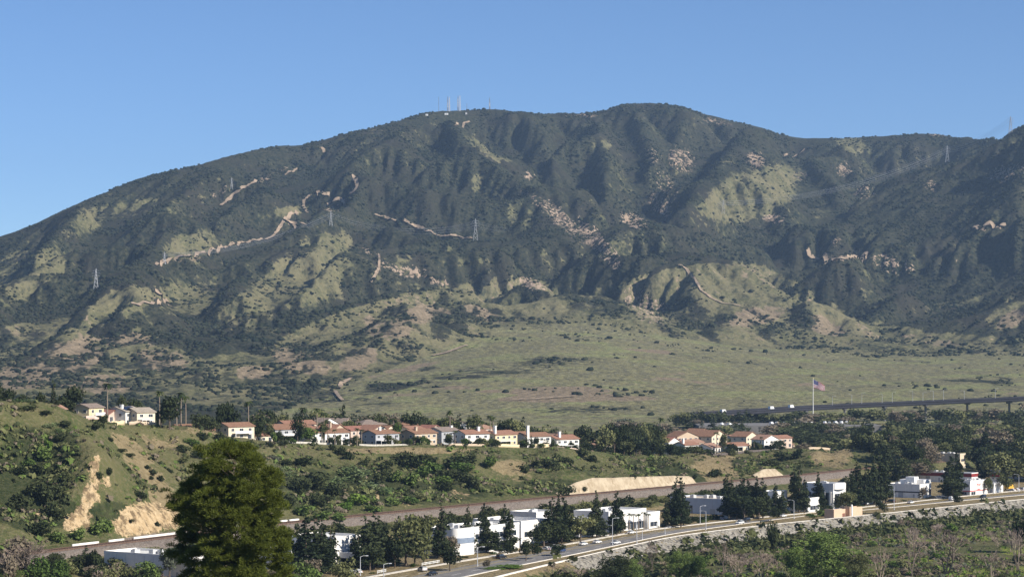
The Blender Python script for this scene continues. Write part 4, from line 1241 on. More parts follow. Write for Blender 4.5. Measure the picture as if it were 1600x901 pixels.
def p_bare(i):
    g = random.Random(900 + i); segs = []
    def grow(p, d, L, r, lv):
        q = (p[0] + d[0] * L, p[1] + d[1] * L, p[2] + d[2] * L); segs.append((p, q, r, r * .62))
        if lv == 0: return
        for _ in range(3 if lv > 1 else 4):
            nd = [d[j] + g.uniform(-.62, .62) for j in range(3)]; nd[2] += .12
            m_ = math.sqrt(sum(x * x for x in nd)); grow(q, [x / m_ for x in nd], L * g.uniform(.6, .82), r * .55, lv - 1)
    for k in range(3): grow((g.uniform(-.03, .03), g.uniform(-.03, .03), 0), (g.uniform(-.35, .35), g.uniform(-.35, .35), .95), .27, .016, 4)
    mb = MB()
    fine = MB()
    for p, q, a, b in segs: (mb if a > .004 else fine).tube(p, q, max(a, .0026), max(b, .002), 3, cap=False)
    return ('twigs', fine.mesh('twigs', LM['twig']), mb.mesh('trunk', plain('bare_bark', (.24, .19, .15), .95, .2, 2)))
for k in ('dark', 'olive', 'green', 'brown', 'bright', 'grey'): proto(k, 5, lambda i, k=k: p_broad(i, k))
proto('conifer', 8, p_conifer)
def p_big(i, leafkey):
    g = random.Random(1200 + i); lobes = []
    for k in range(34):
        a = g.random() * 6.28; z = g.uniform(.22, .9); rr = g.uniform(.08, .36) * math.sqrt(max(.1, 1 - ((z - .5) / .5) ** 2)); sc = g.uniform(.07, .12)
        lobes.append((rr * math.cos(a), rr * math.sin(a), z, sc * 1.1, sc * 1.1, sc * .8))
    lobes.append((0, 0, .55, .2, .2, .25)); V, Fc = leaves(lobes, 9000, .0135, .45, 90 + i, .6, .7)
    return ('crown', np_mesh('crown_big_' + leafkey, V, Fc, LM[leafkey]), trunk_mb(.6, .028, [((0, 0, .2), (l[0] * .8, l[1] * .8, l[2]), .010) for l in lobes[:9]]).mesh('trunk', BARK))
for k in ('green', 'olive', 'dark'): proto('big_' + k, 2, lambda i, k=k: p_big(i, k))
for k in ('dark', 'olive', 'green', 'bright', 'brown', 'grey'): proto('bush_' + k, 4, lambda i, k=k: p_bush(i, k))
proto('cactus', 3, lambda i: p_bush(i, 'cactus', 300, .05))
proto('palm', 3, p_palm); proto('bare', 6, p_bare)
NAMES = {'conifer': ('conifer_tree', 'conifer'), 'palm': ('palm_tree', 'palm tree'), 'bare': ('bare_tree', 'bare tree'), 'cactus': ('prickly_pear', 'cactus')}
def plant(kind, x, y, z, h, w, label, group=None, cat=None, name=None):
    """w is crown width in metres (unit crowns are about .8 wide, bushes 1.2)"""
    if kind.startswith('bush'): nm, ct = 'shrub', 'shrub'
    else: nm, ct = NAMES.get(kind, ('broadleaf_tree', 'tree'))
    V = PROTO[kind]; cn, cm, tm = V[rnd.randrange(len(V))]
    if kind.startswith('big_') and h < 3: kind = kind[4:]
    unit = {'conifer': .34, 'palm': .26, 'bare': .75}.get(kind, 1.1 if (kind.startswith('bush') or kind == 'cactus') else .82)
    sx = w / unit
    if tm is None:
        o = link(name or nm, cm, None, (x, y, z), rnd.random() * 6.28); o.scale = (sx, sx, h)
        return tag(o, label, cat or ct, group)
    r = empty(name or nm, (x, y, z), rnd.random() * 6.28); r.scale = (sx, sx, h)
    link(cn, cm, r); link('trunk', tm, r)
    return tag(r, label, cat or ct, group)
def plant_px(kind, px, top, base, wpx, label, group=None, Y=None, z=None, **k):
    """tree whose foot is seen at row base (flat ground z) and top at row top"""
    if Y is None:
        if z is None: x, Y, z = hit(px, base)
        else: Y = (CZ - z) * F / (base - HY)
    x = (px - 800) * Y / F
    if z is None: z = gz(x, Y)
    h = CZ + (HY - top) * Y / F - z
    return plant(kind, x, Y, z - .1, max(h, .8), wpx * Y / F, label, group, **k)

# where along the picture a plant stands, by things one can find
MARKS_T = [(0,'at the far left of the hilltop'),(95,'on the crest of the left hill'),(150,'below the yellow hilltop house'),(205,'below the solar panel house'),(262,'by the big dark round tree'),(300,'below the one storey hilltop house'),(350,'below the cream two storey house'),(420,'below the wide brown roofed house'),(485,'below the left terrace palms'),(540,'below the white gabled house'),(595,'below the grey terrace house'),(650,'below the tan gabled house'),(705,'left below the bright white house'),(745,'right below the bright white house'),(790,'below the low yellow house'),(835,'below the tallest chimney'),(880,'below the last terrace house'),(930,'above the left end of the retaining wall'),(990,'above the middle of the retaining wall'),(1060,'above the right of the retaining wall'),(1120,'beyond the right end of the retaining wall'),(1180,'below the right part of the lower neighbourhood'),(1240,'at the right end of the bluff')]
MARKS_R = [(60,'left of the warehouse'),(200,'behind the warehouse'),(330,'behind the big pine'),(450,'right of the big pine'),(520,'behind the grey canopy building'),(590,'behind the left roadside trees'),(650,'behind the widest roadside pine'),(710,'behind the rounded glass corner'),(770,'behind the long white building'),(830,'behind the window band building'),(890,'below the left end of the retaining wall'),(950,'behind the tall conifers at the bend'),(1010,'behind the palm court building'),(1065,'behind the two tallest narrow conifers'),(1120,'behind the grey blue building'),(1190,'behind the dense dark trees'),(1260,'behind the tall curved building'),(1330,'by the dark conifers at the wood edge')]
MARKS_V = [(820,'at the bottom centre'),(880,'below the two white cars'),(940,'below the palm court building'),(1010,'near the lone bare tree'),(1075,'below the two tallest narrow conifers'),(1130,'below the grey blue building'),(1190,'left of the biggest riverbed tree'),(1245,'beside the biggest riverbed tree'),(1300,'behind the biggest riverbed tree'),(1350,'below the peach enclosure'),(1400,'right of the biggest riverbed tree'),(1445,'below the black striped building'),(1490,'below the broad tree between the shops'),(1530,'below the red striped building'),(1575,'below the yellow truck'),(1610,'at the right edge')]
def near_mark(M, px): return min(M, key=lambda q: abs(q[0] - px))[1]
# roadside row
ORD = ['first','second','third','fourth','fifth','sixth','seventh','eighth','ninth','tenth','eleventh','twelfth','thirteenth','fourteenth','fifteenth','sixteenth','seventeenth','eighteenth','nineteenth','twentieth']
def nth(i):
    if i < 20: return ORD[i]
    t = {2: 'twenty', 3: 'thirty', 4: 'forty', 5: 'fifty', 6: 'sixty', 7: 'seventy', 8: 'eighty', 9: 'ninety'}
    n = i + 1
    if n >= 100: return 'one hundred and ' + nth(n - 101) if n > 100 else 'hundredth'
    return (t[n // 10] + '-' + ORD[n % 10 - 1]) if n % 10 else t[n // 10][:-1] + 'ieth'
ROW = [(466,815,905,24),(478,801,906,32),(491,806,904,26),(503,812,905,28),(516,822,902,22),(571,806,894,34),(586,801,892,26),(560,830,895,22),(601,812,890,26),(612,838,889,20),
 (691,787,876,22),(684,815,877,18),(731,788,868,18),(726,806,869,20),(755,786,866,20),(760,812,866,22),(788,789,862,20),(797,795,861,18),(781,815,863,24),(775,826,866,18),(862,777,852,20),(873,768,851,16),(881,772,850,18),(868,800,852,26),(890,796,849,24),
 (932,767,842,15),(926,790,843,18),(938,798,842,16),(964,767,838,15),(958,795,839,16),(970,800,837,14),(1041,778,826,15),(1056,742,825,16),(1064,744,825,19),(1068,770,824,16),(1050,790,826,14),(1136,738,813,16),(1142,745,813,18),(1160,741,813,20),(1170,746,812,20),(1183,744,811,18),(1192,748,811,20),(1152,760,814,18),
 (1212,755,806,15),(1221,764,806,14),(1240,728,803,18),(1249,724,803,18),(1257,745,803,14),(1278,737,800,16),(1283,758,800,16),(1322,742,796,18),(1331,732,795,18),(1340,718,793,20),(1352,724,792,18),(1366,712,790,20),(1374,706,789,22),(1384,722,788,18),(1337,752,795,22),(1486,712,779,24),(1495,706,779,18),(1481,735,781,18)]
ROW.sort()
for i, (px, top, base, w) in enumerate(ROW):
    Y = 301120 / (base - 540) + rnd.uniform(4, 16)
    plant_px('conifer', px, top, None, w * 1.5, f'{nth(i)} dark conifer from the left along the far side of the road', 'dark conifers lining the road', Y=Y, z=0.1)
for i, (kind, px, top, base, w, lab) in enumerate([
 ('olive', 634, 798, 886, 62, 'broad olive pine at the far kerb, widest tree of the roadside'), ('olive', 662, 800, 884, 44, 'broad olive tree right of the widest roadside pine'), ('dark', 648, 822, 886, 46, 'low dark tree in front of the widest roadside pine'), ('dark', 617, 828, 889, 30, 'dark round tree left of the widest roadside pine'),
 ('brown', 704, 832, 872, 26, 'brownish bare looking tree in front of the white curved building'), ('dark', 578, 845, 893, 44, 'dark wide tree right of the white building with the dark canopy'),
 ('olive', 907, 798, 848, 42, 'broad green tree between tall conifers beside the road bend'), ('dark', 850, 812, 856, 40, 'dark wide tree right of the white building with the window band'), ('dark', 878, 812, 854, 36, 'dark wide tree beside the broad green tree'),
 ('dark', 1163, 770, 814, 40, 'dense dark tree right of the grey blue building'), ('dark', 1186, 768, 812, 34, 'second dense dark tree right of the grey blue building'), ('olive', 1322, 765, 797, 36, 'broad dark tree right of the white building with tall windows'), ('dark', 1489, 740, 780, 34, 'broad dark tree between the two white shop buildings'),
 ('dark', 703, 849, 893, 36, 'round dark tree on the near verge in front of the widest pine'), ('dark', 822, 839, 877, 22, 'left one of two small leaning trees on the near verge'), ('dark', 838, 842, 874, 18, 'right one of two small leaning trees on the near verge'), ('dark', 798, 842, 872, 20, 'small dark tree on the near verge left of the leaning pair'),
 ('dark', 870, 846, 869, 26, 'low spreading tree over the dark car on the near verge'), ('dark', 1376, 779, 803, 19, 'small round tree on the near verge by the riprap wall, left one'), ('dark', 1494, 769, 790, 17, 'small round tree on the near verge by the riprap wall, right one'),
 ('dark', 1211, 790, 815, 22, 'small dark tree on the near verge right of the grey blue building'), ('brown', 762, 872, 889, 13, 'tiny brown tree on the near verge by the street lamp'), ('brown', 1443, 760, 782, 14, 'thin brown tree by the white building with the black stripe'), ('olive', 1570, 735, 770, 22, 'pale thin tree beside the yellow truck'), ('olive', 1545, 740, 772, 16, 'pale thin tree behind the white building with the red stripe'),
 ('grey', 265, 846, 905, 44, 'grey green tree in front of the white warehouse roof'), ('dark', 148, 850, 915, 34, 'dark ragged tree left of the white warehouse roof'), ('dark', 125, 862, 915, 30, 'shorter dark ragged tree at the left of the warehouse'), ('conifer', 134, 852, 915, 26, 'dark pointed conifer left of the white warehouse')]):
    if base > 893: plant_px(kind, px, top, base, w, lab, Y=301120 / (min(base, 905) - 540), z=0)
    else: plant_px(kind, px, top, base, w * 1.15, lab, Y=301120 / (base - 540) + (3 if kind != 'x' else 0), z=0)

# hero pine on the near slope
def hero_pine():
    Yp = 300.0; s = Yp / F; x0 = (372 - 800) * s; zb = 43.0
    g = np.random.default_rng(5)
    lob = [(366,706,20),(338,718,20),(396,722,18),(314,738,20),(422,748,22),(350,748,34),(385,758,30),(298,766,22),(284,786,20),(330,782,32),(372,792,28),(410,782,26),(432,776,14),(276,792,12),(268,776,7),(304,812,26),(425,806,20),(398,818,26),
           (345,826,24),(290,836,18),(322,850,22),(438,838,18),(412,850,26),(272,862,16),(300,872,22),(376,868,22),(442,868,18),(340,884,28),(396,888,28),(430,898,24),(300,905,24),(452,893,10),(360,915,30),(446,850,10),(262,768,5),(280,815,10),(318,700,14),(352,698,16),(385,702,12),(446,790,8)]
    r = empty('pine_tree', (x0, Yp, zb)); tag(r, 'big full crowned pine standing near on the left, tallest in the picture', 'pine tree')
    lobes = []
    for px, py, rr in lob:
        R = rr * s
        for q in range(2):
            dy = g.uniform(-.9, .9) * math.sqrt(max(0, 1 - ((px - 360) / 110) ** 2)) * 5.2
            k = .88 if q == 0 else .72
            lobes.append(((px - 372) * s * (Yp + dy) / Yp + g.uniform(-.2, .2), dy, CZ + (HY - py) * s * (Yp + dy) / Yp - zb, R * k, R * k, R * k * .82))
    for px, py, rr, dy in ((372,800,26,-3.6),(382,838,26,-3.8),(360,872,28,-3.6),(392,770,24,-3.2),(348,804,26,-3.4),(402,862,26,-3.4),(374,902,28,-3.6),(342,850,24,-3.2),(368,762,24,-3.2),(412,820,24,-3.0),(330,890,24,-3.0)):
        R = rr * s * .9; lobes.append(((px - 372) * s, dy, CZ + (HY - py) * s - zb, R, R, R * .82))
    L = np.array(lobes); V = []; Fc = []
    # clumps inside lobes, tufts of needles inside clumps
    nclump = 2200
    vol = L[:, 3] ** 2.2; k = g.choice(len(L), nclump, p=vol / vol.sum())
    d = g.normal(size=(nclump, 3)); d /= np.linalg.norm(d, axis=1)[:, None]
    c = L[k, :3] + d * L[k, 3:6] * (.72 + .34 * g.random(nclump))[:, None]
    nt = 84
    cc = np.repeat(c, nt, 0); n = len(cc)
    e = g.normal(size=(n, 3)); e /= np.linalg.norm(e, axis=1)[:, None]; e[:, 2] = abs(e[:, 2]) * .9 - .25
    p = cc + e * (.62 * g.random(n) ** .55)[:, None]
    dirn = e + np.repeat(d, nt, 0) * .5 + g.normal(size=(n, 3)) * .35 + np.array([0, 0, .35]); dirn /= np.linalg.norm(dirn, axis=1)[:, None]
    a = np.cross(dirn, g.normal(size=(n, 3))); a /= np.linalg.norm(a, axis=1)[:, None]
    ln = (.22 + .20 * g.random(n))[:, None]; wd = .042
    V = np.stack([p - a * wd, p + a * wd, p + dirn * ln + a * wd * .4, p + dirn * ln - a * wd * .4], 1).reshape(-1, 3)
    link('needles', np_mesh('needles', V, np.arange(len(V)).reshape(-1, 4), LM['pine']), r)
    mb = MB()
    top = CZ + (HY - 705) * s - zb
    mb.path([(0,0,-.5), (.3,.1,4), (.0,0,8.5), (-.3,.1,13), (-.6,0,top)], [.34,.26,.16,.08,.03], 8)
    mb.build('trunk', BARK, r)
    lm = MB()
    for l in lobes[::1]:
        zt = max(.8, min(top - 1.5, l[2] - .45 * math.hypot(l[0], l[1]) - .6)); a_ = (-.02 * zt, 0, zt); b_ = (l[0], l[1], l[2] - .1)
        m_ = tuple((a_[j] + b_[j]) / 2 + g.uniform(-.25, .25) for j in range(3)); lm.path([a_, m_, b_], [.06, .04, .015], 5)
    lm.build('limbs', BARK, r)
hero_pine()
# ------------------------------------------------------------------ houses
def stucco(name, c): return plain(name, c, .9, .05, .5, 0, .1)
def roofmat(name, c):
    m = NT(name, .85, .1)
    w = m.n('ShaderNodeTexWave', wave_type='BANDS', bands_direction='X'); m.link(m.pos(), w.inputs[0]); w.inputs['Scale'].default_value = 1.6; w.inputs['Distortion'].default_value = .6
    n_ = m.noise(.9, 4)
    c2 = m.mix(m.ramp(n_, .3, .7), tuple(x * .78 for x in c), tuple(min(1, x * 1.15) for x in c)); m.col(m.mix(m.math('MULTIPLY', w.outputs[1], .3), c2, tuple(x * .55 for x in c)))
    return m.m
HM = {'white': stucco('stucco_white', (.74, .71, .65)), 'cream': stucco('stucco_cream', (.66, .57, .43)), 'yellow': stucco('stucco_yellow', (.66, .54, .34)), 'tan': stucco('stucco_tan', (.52, .41, .30)), 'grey': stucco('siding_grey', (.38, .39, .41)), 'pink': stucco('stucco_pink', (.6, .46, .38))}
RM = {'terra': roofmat('tile_terracotta', (.30, .165, .115)), 'brown': roofmat('tile_brown', (.26, .15, .10)), 'pinkish': roofmat('tile_faded', (.36, .22, .16)), 'greyb': roofmat('shingle_grey', (.25, .20, .17)), 'red': roofmat('tile_red', (.30, .145, .11)), 'pale': roofmat('shingle_pale', (.36, .31, .25))}
TRIM = plain('white_trim', (.78, .76, .72), .7, .04)
def glass():
    m = NT('window_glass', .08, .6); m.col((.03, .04, .055)); return m.m
GLASS = glass()
SOLAR = plain('solar_panel', (.012, .014, .03), .25, .1, 1, .3, .6)
SA = math.atan2(.815, .58)
def window(parent, face, a, z, w, h, L, W, off=.04):
    """face: 'F' front (-y), 'L' left (x=0), 'R' right (x=L)"""
    fr = MB(); pn = MB(); t = .12
    def put(mb, a0, a1, z0, z1, d0, d1):
        if face == 'F': mb.box(a0, a1, -d1, -d0, z0, z1)
        elif face == 'L': mb.box(-d1, -d0, a0, a1, z0, z1)
        else: mb.box(L + d0, L + d1, a0, a1, z0, z1)
    put(fr, a-w/2-t, a-w/2, z-t, z+h+t, .0, off*2); put(fr, a+w/2, a+w/2+t, z-t, z+h+t, .0, off*2)
    put(fr, a-w/2, a+w/2, z+h, z+h+t, .0, off*2); put(fr, a-w/2, a+w/2, z-t, z, .0, off*2); put(fr, a-.03, a+.03, z, z+h, off, off*2-.005)
    put(pn, a-w/2, a+w/2, z, z+h, .01, off)
    o = fr.build('window', TRIM, parent); pn.build('pane', GLASS, o)
def house(px, Y, L, W, st, wall, roof, ridge, label, z=None, rz=0, chimney=None, balcony=False, patio=False, solar=False, pitch=.36, base=2.0, hip=False, deep=0):
    """near corner at (px, Y); x runs along the bluff (away, to the right), y back to the left"""
    x, y = at(px, Y); z = (gz(x, Y) if z is None else z)
    r = empty('house', (x, y, z), SA + math.radians(rz)); tag(r, label, 'house', 'houses on the bluff')
    H = 2.9 * st + .2; wm = HM[wall]; rm = RM[roof]; ov = .55
    w = MB(); w.box(0, L, 0, W, -base, H)
    if not hip:
        if ridge == 's':
            rise = W / 2 * pitch
            for xx in (0, L): w.add([(xx, 0, H), (xx, W, H), (xx, W/2, H+rise)], [(0,1,2)])
        else:
            rise = L / 2 * pitch
            for yy in (0, W): w.add([(0, yy, H), (L, yy, H), (L/2, yy, H+rise)], [(0,1,2)])
    else: rise = min(L, W) / 2 * pitch
    w.build('wall', wm, r)
    rf = MB(); th = .28
    def slab(pts):
        n = len(pts); rf.add(pts + [(p[0], p[1], p[2] + th) for p in pts], [tuple(range(n))[::-1], tuple(range(n, 2*n))] + [(k, (k+1) % n, n+(k+1) % n, n+k) for k in range(n)])
    e = ov * pitch
    if hip:
        k = min(L, W) / 2
        if L >= W: a, b = (k, W/2), (L-k, W/2)
        else: a, b = (L/2, k), (L/2, W-k)
        A = (a[0], a[1], H+rise); B = (b[0], b[1], H+rise); c = [(-ov,-ov,H-e),(L+ov,-ov,H-e),(L+ov,W+ov,H-e),(-ov,W+ov,H-e)]
        if L >= W:
            slab([c[0], c[1], B, A]); slab([c[2], c[3], A, B]); slab([c[1], c[2], B]); slab([c[3], c[0], A])
        else:
            slab([c[0], c[1], A]); slab([c[1], c[2], B, A]); slab([c[2], c[3], B]); slab([c[3], c[0], A, B])
    elif ridge == 's':
        slab([(-ov,-ov,H-e),(L+ov,-ov,H-e),(L+ov,W/2,H+rise),(-ov,W/2,H+rise)]); slab([(-ov,W/2,H+rise),(L+ov,W/2,H+rise),(L+ov,W+ov,H-e),(-ov,W+ov,H-e)])
    else:
        slab([(-ov,-ov,H-e),(L/2,-ov,H+rise),(L/2,W+ov,H+rise),(-ov,W+ov,H-e)]); slab([(L/2,-ov,H+rise),(L+ov,-ov,H-e),(L+ov,W+ov,H-e),(L/2,W+ov,H+rise)])
    ro = rf.build('roof', rm, r)
    if chimney:
        cx, cy, ch = chimney; c = MB(); c.box(cx-.7, cx+.7, cy-.5, cy+.5, 0, H+rise*ch+1.6); c.box(cx-.85, cx+.85, cy-.65, cy+.65, H+rise*ch+1.6, H+rise*ch+1.9); c.build('chimney', TRIM if wall != 'tan' else wm, r)
    nwin = max(2, int(L / 4.2))
    for s in range(st):
        for k in range(nwin):
            if patio and s == 0 and k < nwin - 1: continue
            window(r, 'F', L * (k + .5) / nwin, s * 2.9 + (.9 if s or (k % 2) else .15), 1.7 if (k + s) % 2 else 2.3, 1.25 if s or (k % 2) else 2.05, L, W)
        for k in range(2): window(r, 'L', W * (k + .5) / 2, s * 2.9 + 1.0, 1.3, 1.2, L, W)
    if patio:
        p = MB(); d = 3.4; p.box(.4, L*.7, -d, -.003, 2.5, 2.72)
        for k in range(4): xx = .6 + (L*.7 - .8) * k / 3; p.box(xx-.1, xx+.1, -d+.1, -d+.3, -base, 2.499)
        p.build('patio_cover', TRIM, r); q = MB(); q.box(.6, L*.68, -.03, -.004, 0, 2.3); q.build('glass_door', GLASS, r)
    if balcony:
        p = MB(); d = 2.2; p.box(L*.15, L*.8, -d, -.003, 2.75, 2.95); p.box(L*.15, L*.8, -d, -d+.1, 2.951, 3.95)
        for xx in (L*.17, L*.78): p.box(xx-.12, xx+.12, -d+.05, -d+.29, -base, 2.749)
        p.build('balcony', TRIM, r)
    if solar:
        for k in range(solar):
            p = MB(); x0 = L * (.12 + .8 / solar * k); x1 = x0 + L * .8 / solar * .9
            y0, y1 = .5, W / 2 - .5; z0 = H - e + (y0 + ov) * pitch + th + .12; z1 = H - e + (y1 + ov) * pitch + th + .12
            p.add([(x0,y0,z0),(x1,y0,z0),(x1,y1,z1),(x0,y1,z1),(x0,y0,z0-.08),(x1,y0,z0-.08),(x1,y1,z1-.08),(x0,y1,z1-.08)], [(0,1,2,3),(7,6,5,4),(0,4,5,1),(1,5,6,2),(2,6,7,3),(3,7,4,0)])
            p.build('solar_panel', SOLAR, ro)
    return r
def TE(px): return float(np.interp(px, usd(Ts), Ts[:, 1]))
HS = [
 # px, dY, L, W, st, wall, roof, ridge, label, kw
 (139,14,12,8,2,'yellow','greyb','s','leftmost house on the hilltop, yellow and white with two storeys', dict(balcony=True)),
 (58,40,16,9,1,'tan','pinkish','s','low house with faded pink roof behind trees at the far left', dict()),
 (168,42,12,8,1,'pink','red','t','low house with red roof between the yellow house and the solar house', dict()),
 (196,28,13,11,2,'white','pale','s','white two storey house with black solar panels on its roof', dict(solar=2, chimney=(1.5,3,.6))),
 (214,20,10,10,2,'cream','pale','s','tall cream house with a patio cover beside the solar house', dict(patio=True)),
 (281,32,15,8,1,'white','brown','s','white one storey house with brown roof right of the dark round tree', dict(base=3)),
 (357,14,16,9,2,'cream','brown','s','cream two storey house with a brown roof above the big pine', dict(balcony=True)),
 (318,36,15,9,1,'tan','brown','s','low tan house with brown roof among the dark trees left of the cream house', dict(base=3)),
 (398,30,14,9,1,'cream','terra','s','small house roof between the dark spreading trees', dict(base=3)),
 (430,42,24,12,2,'grey','brown','s','wide house with long brown roof and white balcony', dict(balcony=True)),
 (462,62,18,10,2,'cream','terra','s','house with orange patched tile roof behind the leafy tree', dict()),
 (484,24,14,9,2,'white','brown','s','white house behind two small palms at the left of the terrace row', dict()),
 (520,56,16,10,2,'tan','terra','t','back row house with terracotta roof behind the white gabled house', dict(chimney=(3,3,.8))),
 (508,20,17,9,2,'white','brown','s','white house with patio awning and white gable end', dict(patio=True)),
 (548,62,15,10,2,'pink','red','s','back row house with bright red roof', dict()),
 (582,52,14,10,2,'cream','terra','t','back row house with tall cream gable left of the palm clump', dict()),
 (603,56,12,9,2,'cream','brown','t','back row house with second cream gable near the palm clump', dict()),
 (587,16,18,9,2,'grey','brown','s','grey house with brown roof, patio and white chimney on the terrace edge', dict(patio=True, chimney=(7,3.5,.7))),
 (645,52,18,11,2,'cream','terra','s','back row house with wide terracotta roof behind the tan gabled house', dict()),
 (668,62,15,9,2,'tan','red','t','back row house with small red gables', dict()),
 (648,14,19,10,2,'tan','brown','s','tan house with brown roof, stub chimney and tan gable end', dict(chimney=(5,3,.8), patio=True)),
 (690,46,16,10,2,'grey','greyb','s','back row house with plain grey brown roof', dict(chimney=(14,4,.4))),
 (727,12,16,10,2,'white','terra','s','bright white house with shaded blue grey side at the middle of the terrace', dict(chimney=(11,3,.9))),
 (774,14,19,10,1.6,'yellow','terra','s','low yellow house with white chimney and terracotta roof', dict(chimney=(1.0,1,1.6), patio=True)),
 (800,54,16,9,1.6,'cream','brown','s','back row house with brown roof behind the low yellow house', dict()),
 (822,14,17,10,2,'white','brown','s','white house with the tallest white chimney on the terrace', dict(chimney=(1.0,-.2,2.2))),
 (842,58,15,9,2,'pink','terra','t','back row house with terracotta gable behind the tallest chimney', dict()),
 (870,12,17,11,2,'white','terra','s','white house with broad terracotta roof, last of the terrace row', dict(chimney=(4,2,1.1), patio=True)),
 (918,36,20,9,1,'cream','terra','s','long low house with terracotta roof in front of the dark trees', dict()),
 (948,55,16,10,2,'cream','pinkish','t','house with cream gable half hidden by trees right of the terrace row', dict(chimney=(3,3,1))),
 (1044,70,15,10,2,'white','red','t','red roofed house at the left end of the lower neighbourhood', dict()),
 (1070,30,14,9,2,'white','terra','s','white house with white chimney, red roof and shutters in the lower neighbourhood', dict(chimney=(1,2,1.2))),
 (1072,105,22,10,1,'tan','pinkish','s','long low roof behind the white chimney house', dict()),
 (1112,100,20,11,2,'cream','brown','t','cream gabled house at the top of the lower neighbourhood', dict()),
 (1112,34,15,12,1.5,'white','pinkish','s','white house with shaded gable in the middle of the lower neighbourhood', dict()),
 (1140,36,18,10,1.5,'cream','terra','s','cream house with long red roof in the lower neighbourhood', dict(patio=True)),
 (1166,60,16,11,2,'cream','brown','t','brown gabled house right of the tall palm', dict()),
 (1194,24,15,10,1.6,'white','pinkish','t','white house with white framed gable at the right of the lower neighbourhood', dict(patio=True)),
 (1216,60,15,9,1.6,'pink','terra','s','last red roofed house of the lower neighbourhood before the forest', dict()),
]
for px, dY, L, W, st, wall, roof, ridge, lab, kw in HS:
    if st != int(st): h_st = 2 if st > 1.55 else 1
    else: h_st = st
    Y = TE(px) + dY
    x, y = at(px, Y); z = min(gz(x, y), gz(x + 4, y + 8)) + (.3 if dY < 40 else 1.2)
    house(px, Y, L, W, int(h_st), wall, roof, ridge, lab, z=z, rz=rnd.uniform(-16, 16), **kw)
g8 = random.Random(8)
for i, (px, lab) in enumerate([(446,'far roof behind the wide brown roof'),(500,'far terracotta roof behind the left terrace palms'),(536,'far roof between the two left terrace gables'),(566,'far brown roof left of the two cream gables'),(630,'far roof behind the green palm clump'),(712,'far roof behind the bright white house'),(752,'far brown roof between the bright white and yellow houses'),(790,'far roof behind the yellow house'),(858,'far terracotta roof at the right of the tallest chimney'),(1058,'far roof at the left of the lower neighbourhood'),(1090,'far roof at the top of the lower neighbourhood'),(1150,'far roof behind the tall palm of the lower neighbourhood'),(1205,'far roof at the right end of the lower neighbourhood')]):
    Y = TE(px) + g8.uniform(82, 100) + (50 if px > 1000 else 0); x, y = at(px, Y)
    house(px, Y, g8.uniform(13, 20), g8.uniform(9, 12), 2, g8.choice(['cream','tan','pink','white']), g8.choice(['terra','brown','pinkish','greyb']), g8.choice('st'), lab, z=gz(x, y) + 1.5 + (2.0 if px < 900 else 0), rz=g8.uniform(-25, 25), hip=g8.random() < .3)
# fences and walls at the terrace rim
def rim(name, u0, u1, t, h, mat, label, cat, posts=True, thick=.15, z=None):
    D = clip_u(resample(offset(Ts, t), 2.0), u0, u1)
    D[:, 2] = ground(D[:, 0], D[:, 1])
    if z is not None: D[:, 2] = z
    r = empty(name, (0, 0, 0)); tag(r, label, cat)
    link('panel', curb('panel', D, thick, -.4, h, mat), r)
    if posts:
        for p in D[::3]:
            mb = MB(); mb.box(p[0]-.16, p[0]+.16, p[1]-.16, p[1]+.16, p[2]-.3, p[2]+h+.15); mb.build('post', mat, r)
FEN = plain('weathered_fence', (.46, .43, .37), .9, .15, .8)
rim('garden_fence', 452, 520, -1.5, 1.0, FEN, 'pale low fence along the grass rim at the left of the terrace', 'fence')
rim('garden_fence', 560, 640, -1.5, .9, FEN, 'pale low fence along the rim below the grey house', 'fence')
rim('garden_wall', 700, 760, -2, 1.1, HM['tan'], 'low tan garden wall below the bright white house', 'wall', False, .3)
rim('garden_wall', 763, 812, -2, 1.7, HM['yellow'], 'yellow garden wall below the low yellow house', 'wall', True, .3)
rim('garden_wall', 836, 862, -2, 2.2, HM['yellow'], 'yellow block wall beside the tallest chimney house', 'wall', True, .3)
rim('garden_wall', 866, 905, -2, 1.2, HM['pink'], 'pink garden wall below the last terrace house', 'wall', False, .3)
rim('garden_fence', 1082, 1205, -2, 1.4, plain('dark_fence', (.12,.10,.09), .9, .1), 'long dark fence on the rim of the lower neighbourhood', 'fence')
rim('garden_wall', 1262, 1300, -2, 1.4, HM['tan'], 'tan wall on the rim at the right end of the bluff', 'wall', False, .3)
rim('garden_wall', 133, 165, -1, 1.8, HM['pink'], 'pink garden wall below the yellow house on the hill', 'wall', False, .3)
rim('garden_wall', 174, 197, 3, 2.0, HM['yellow'], 'short bright yellow retaining wall below the solar house', 'wall', False, .3)
rim('garden_wall', 200, 246, 1, 1.4, HM['tan'], 'tan garden wall below the tall cream house', 'wall', False, .3)

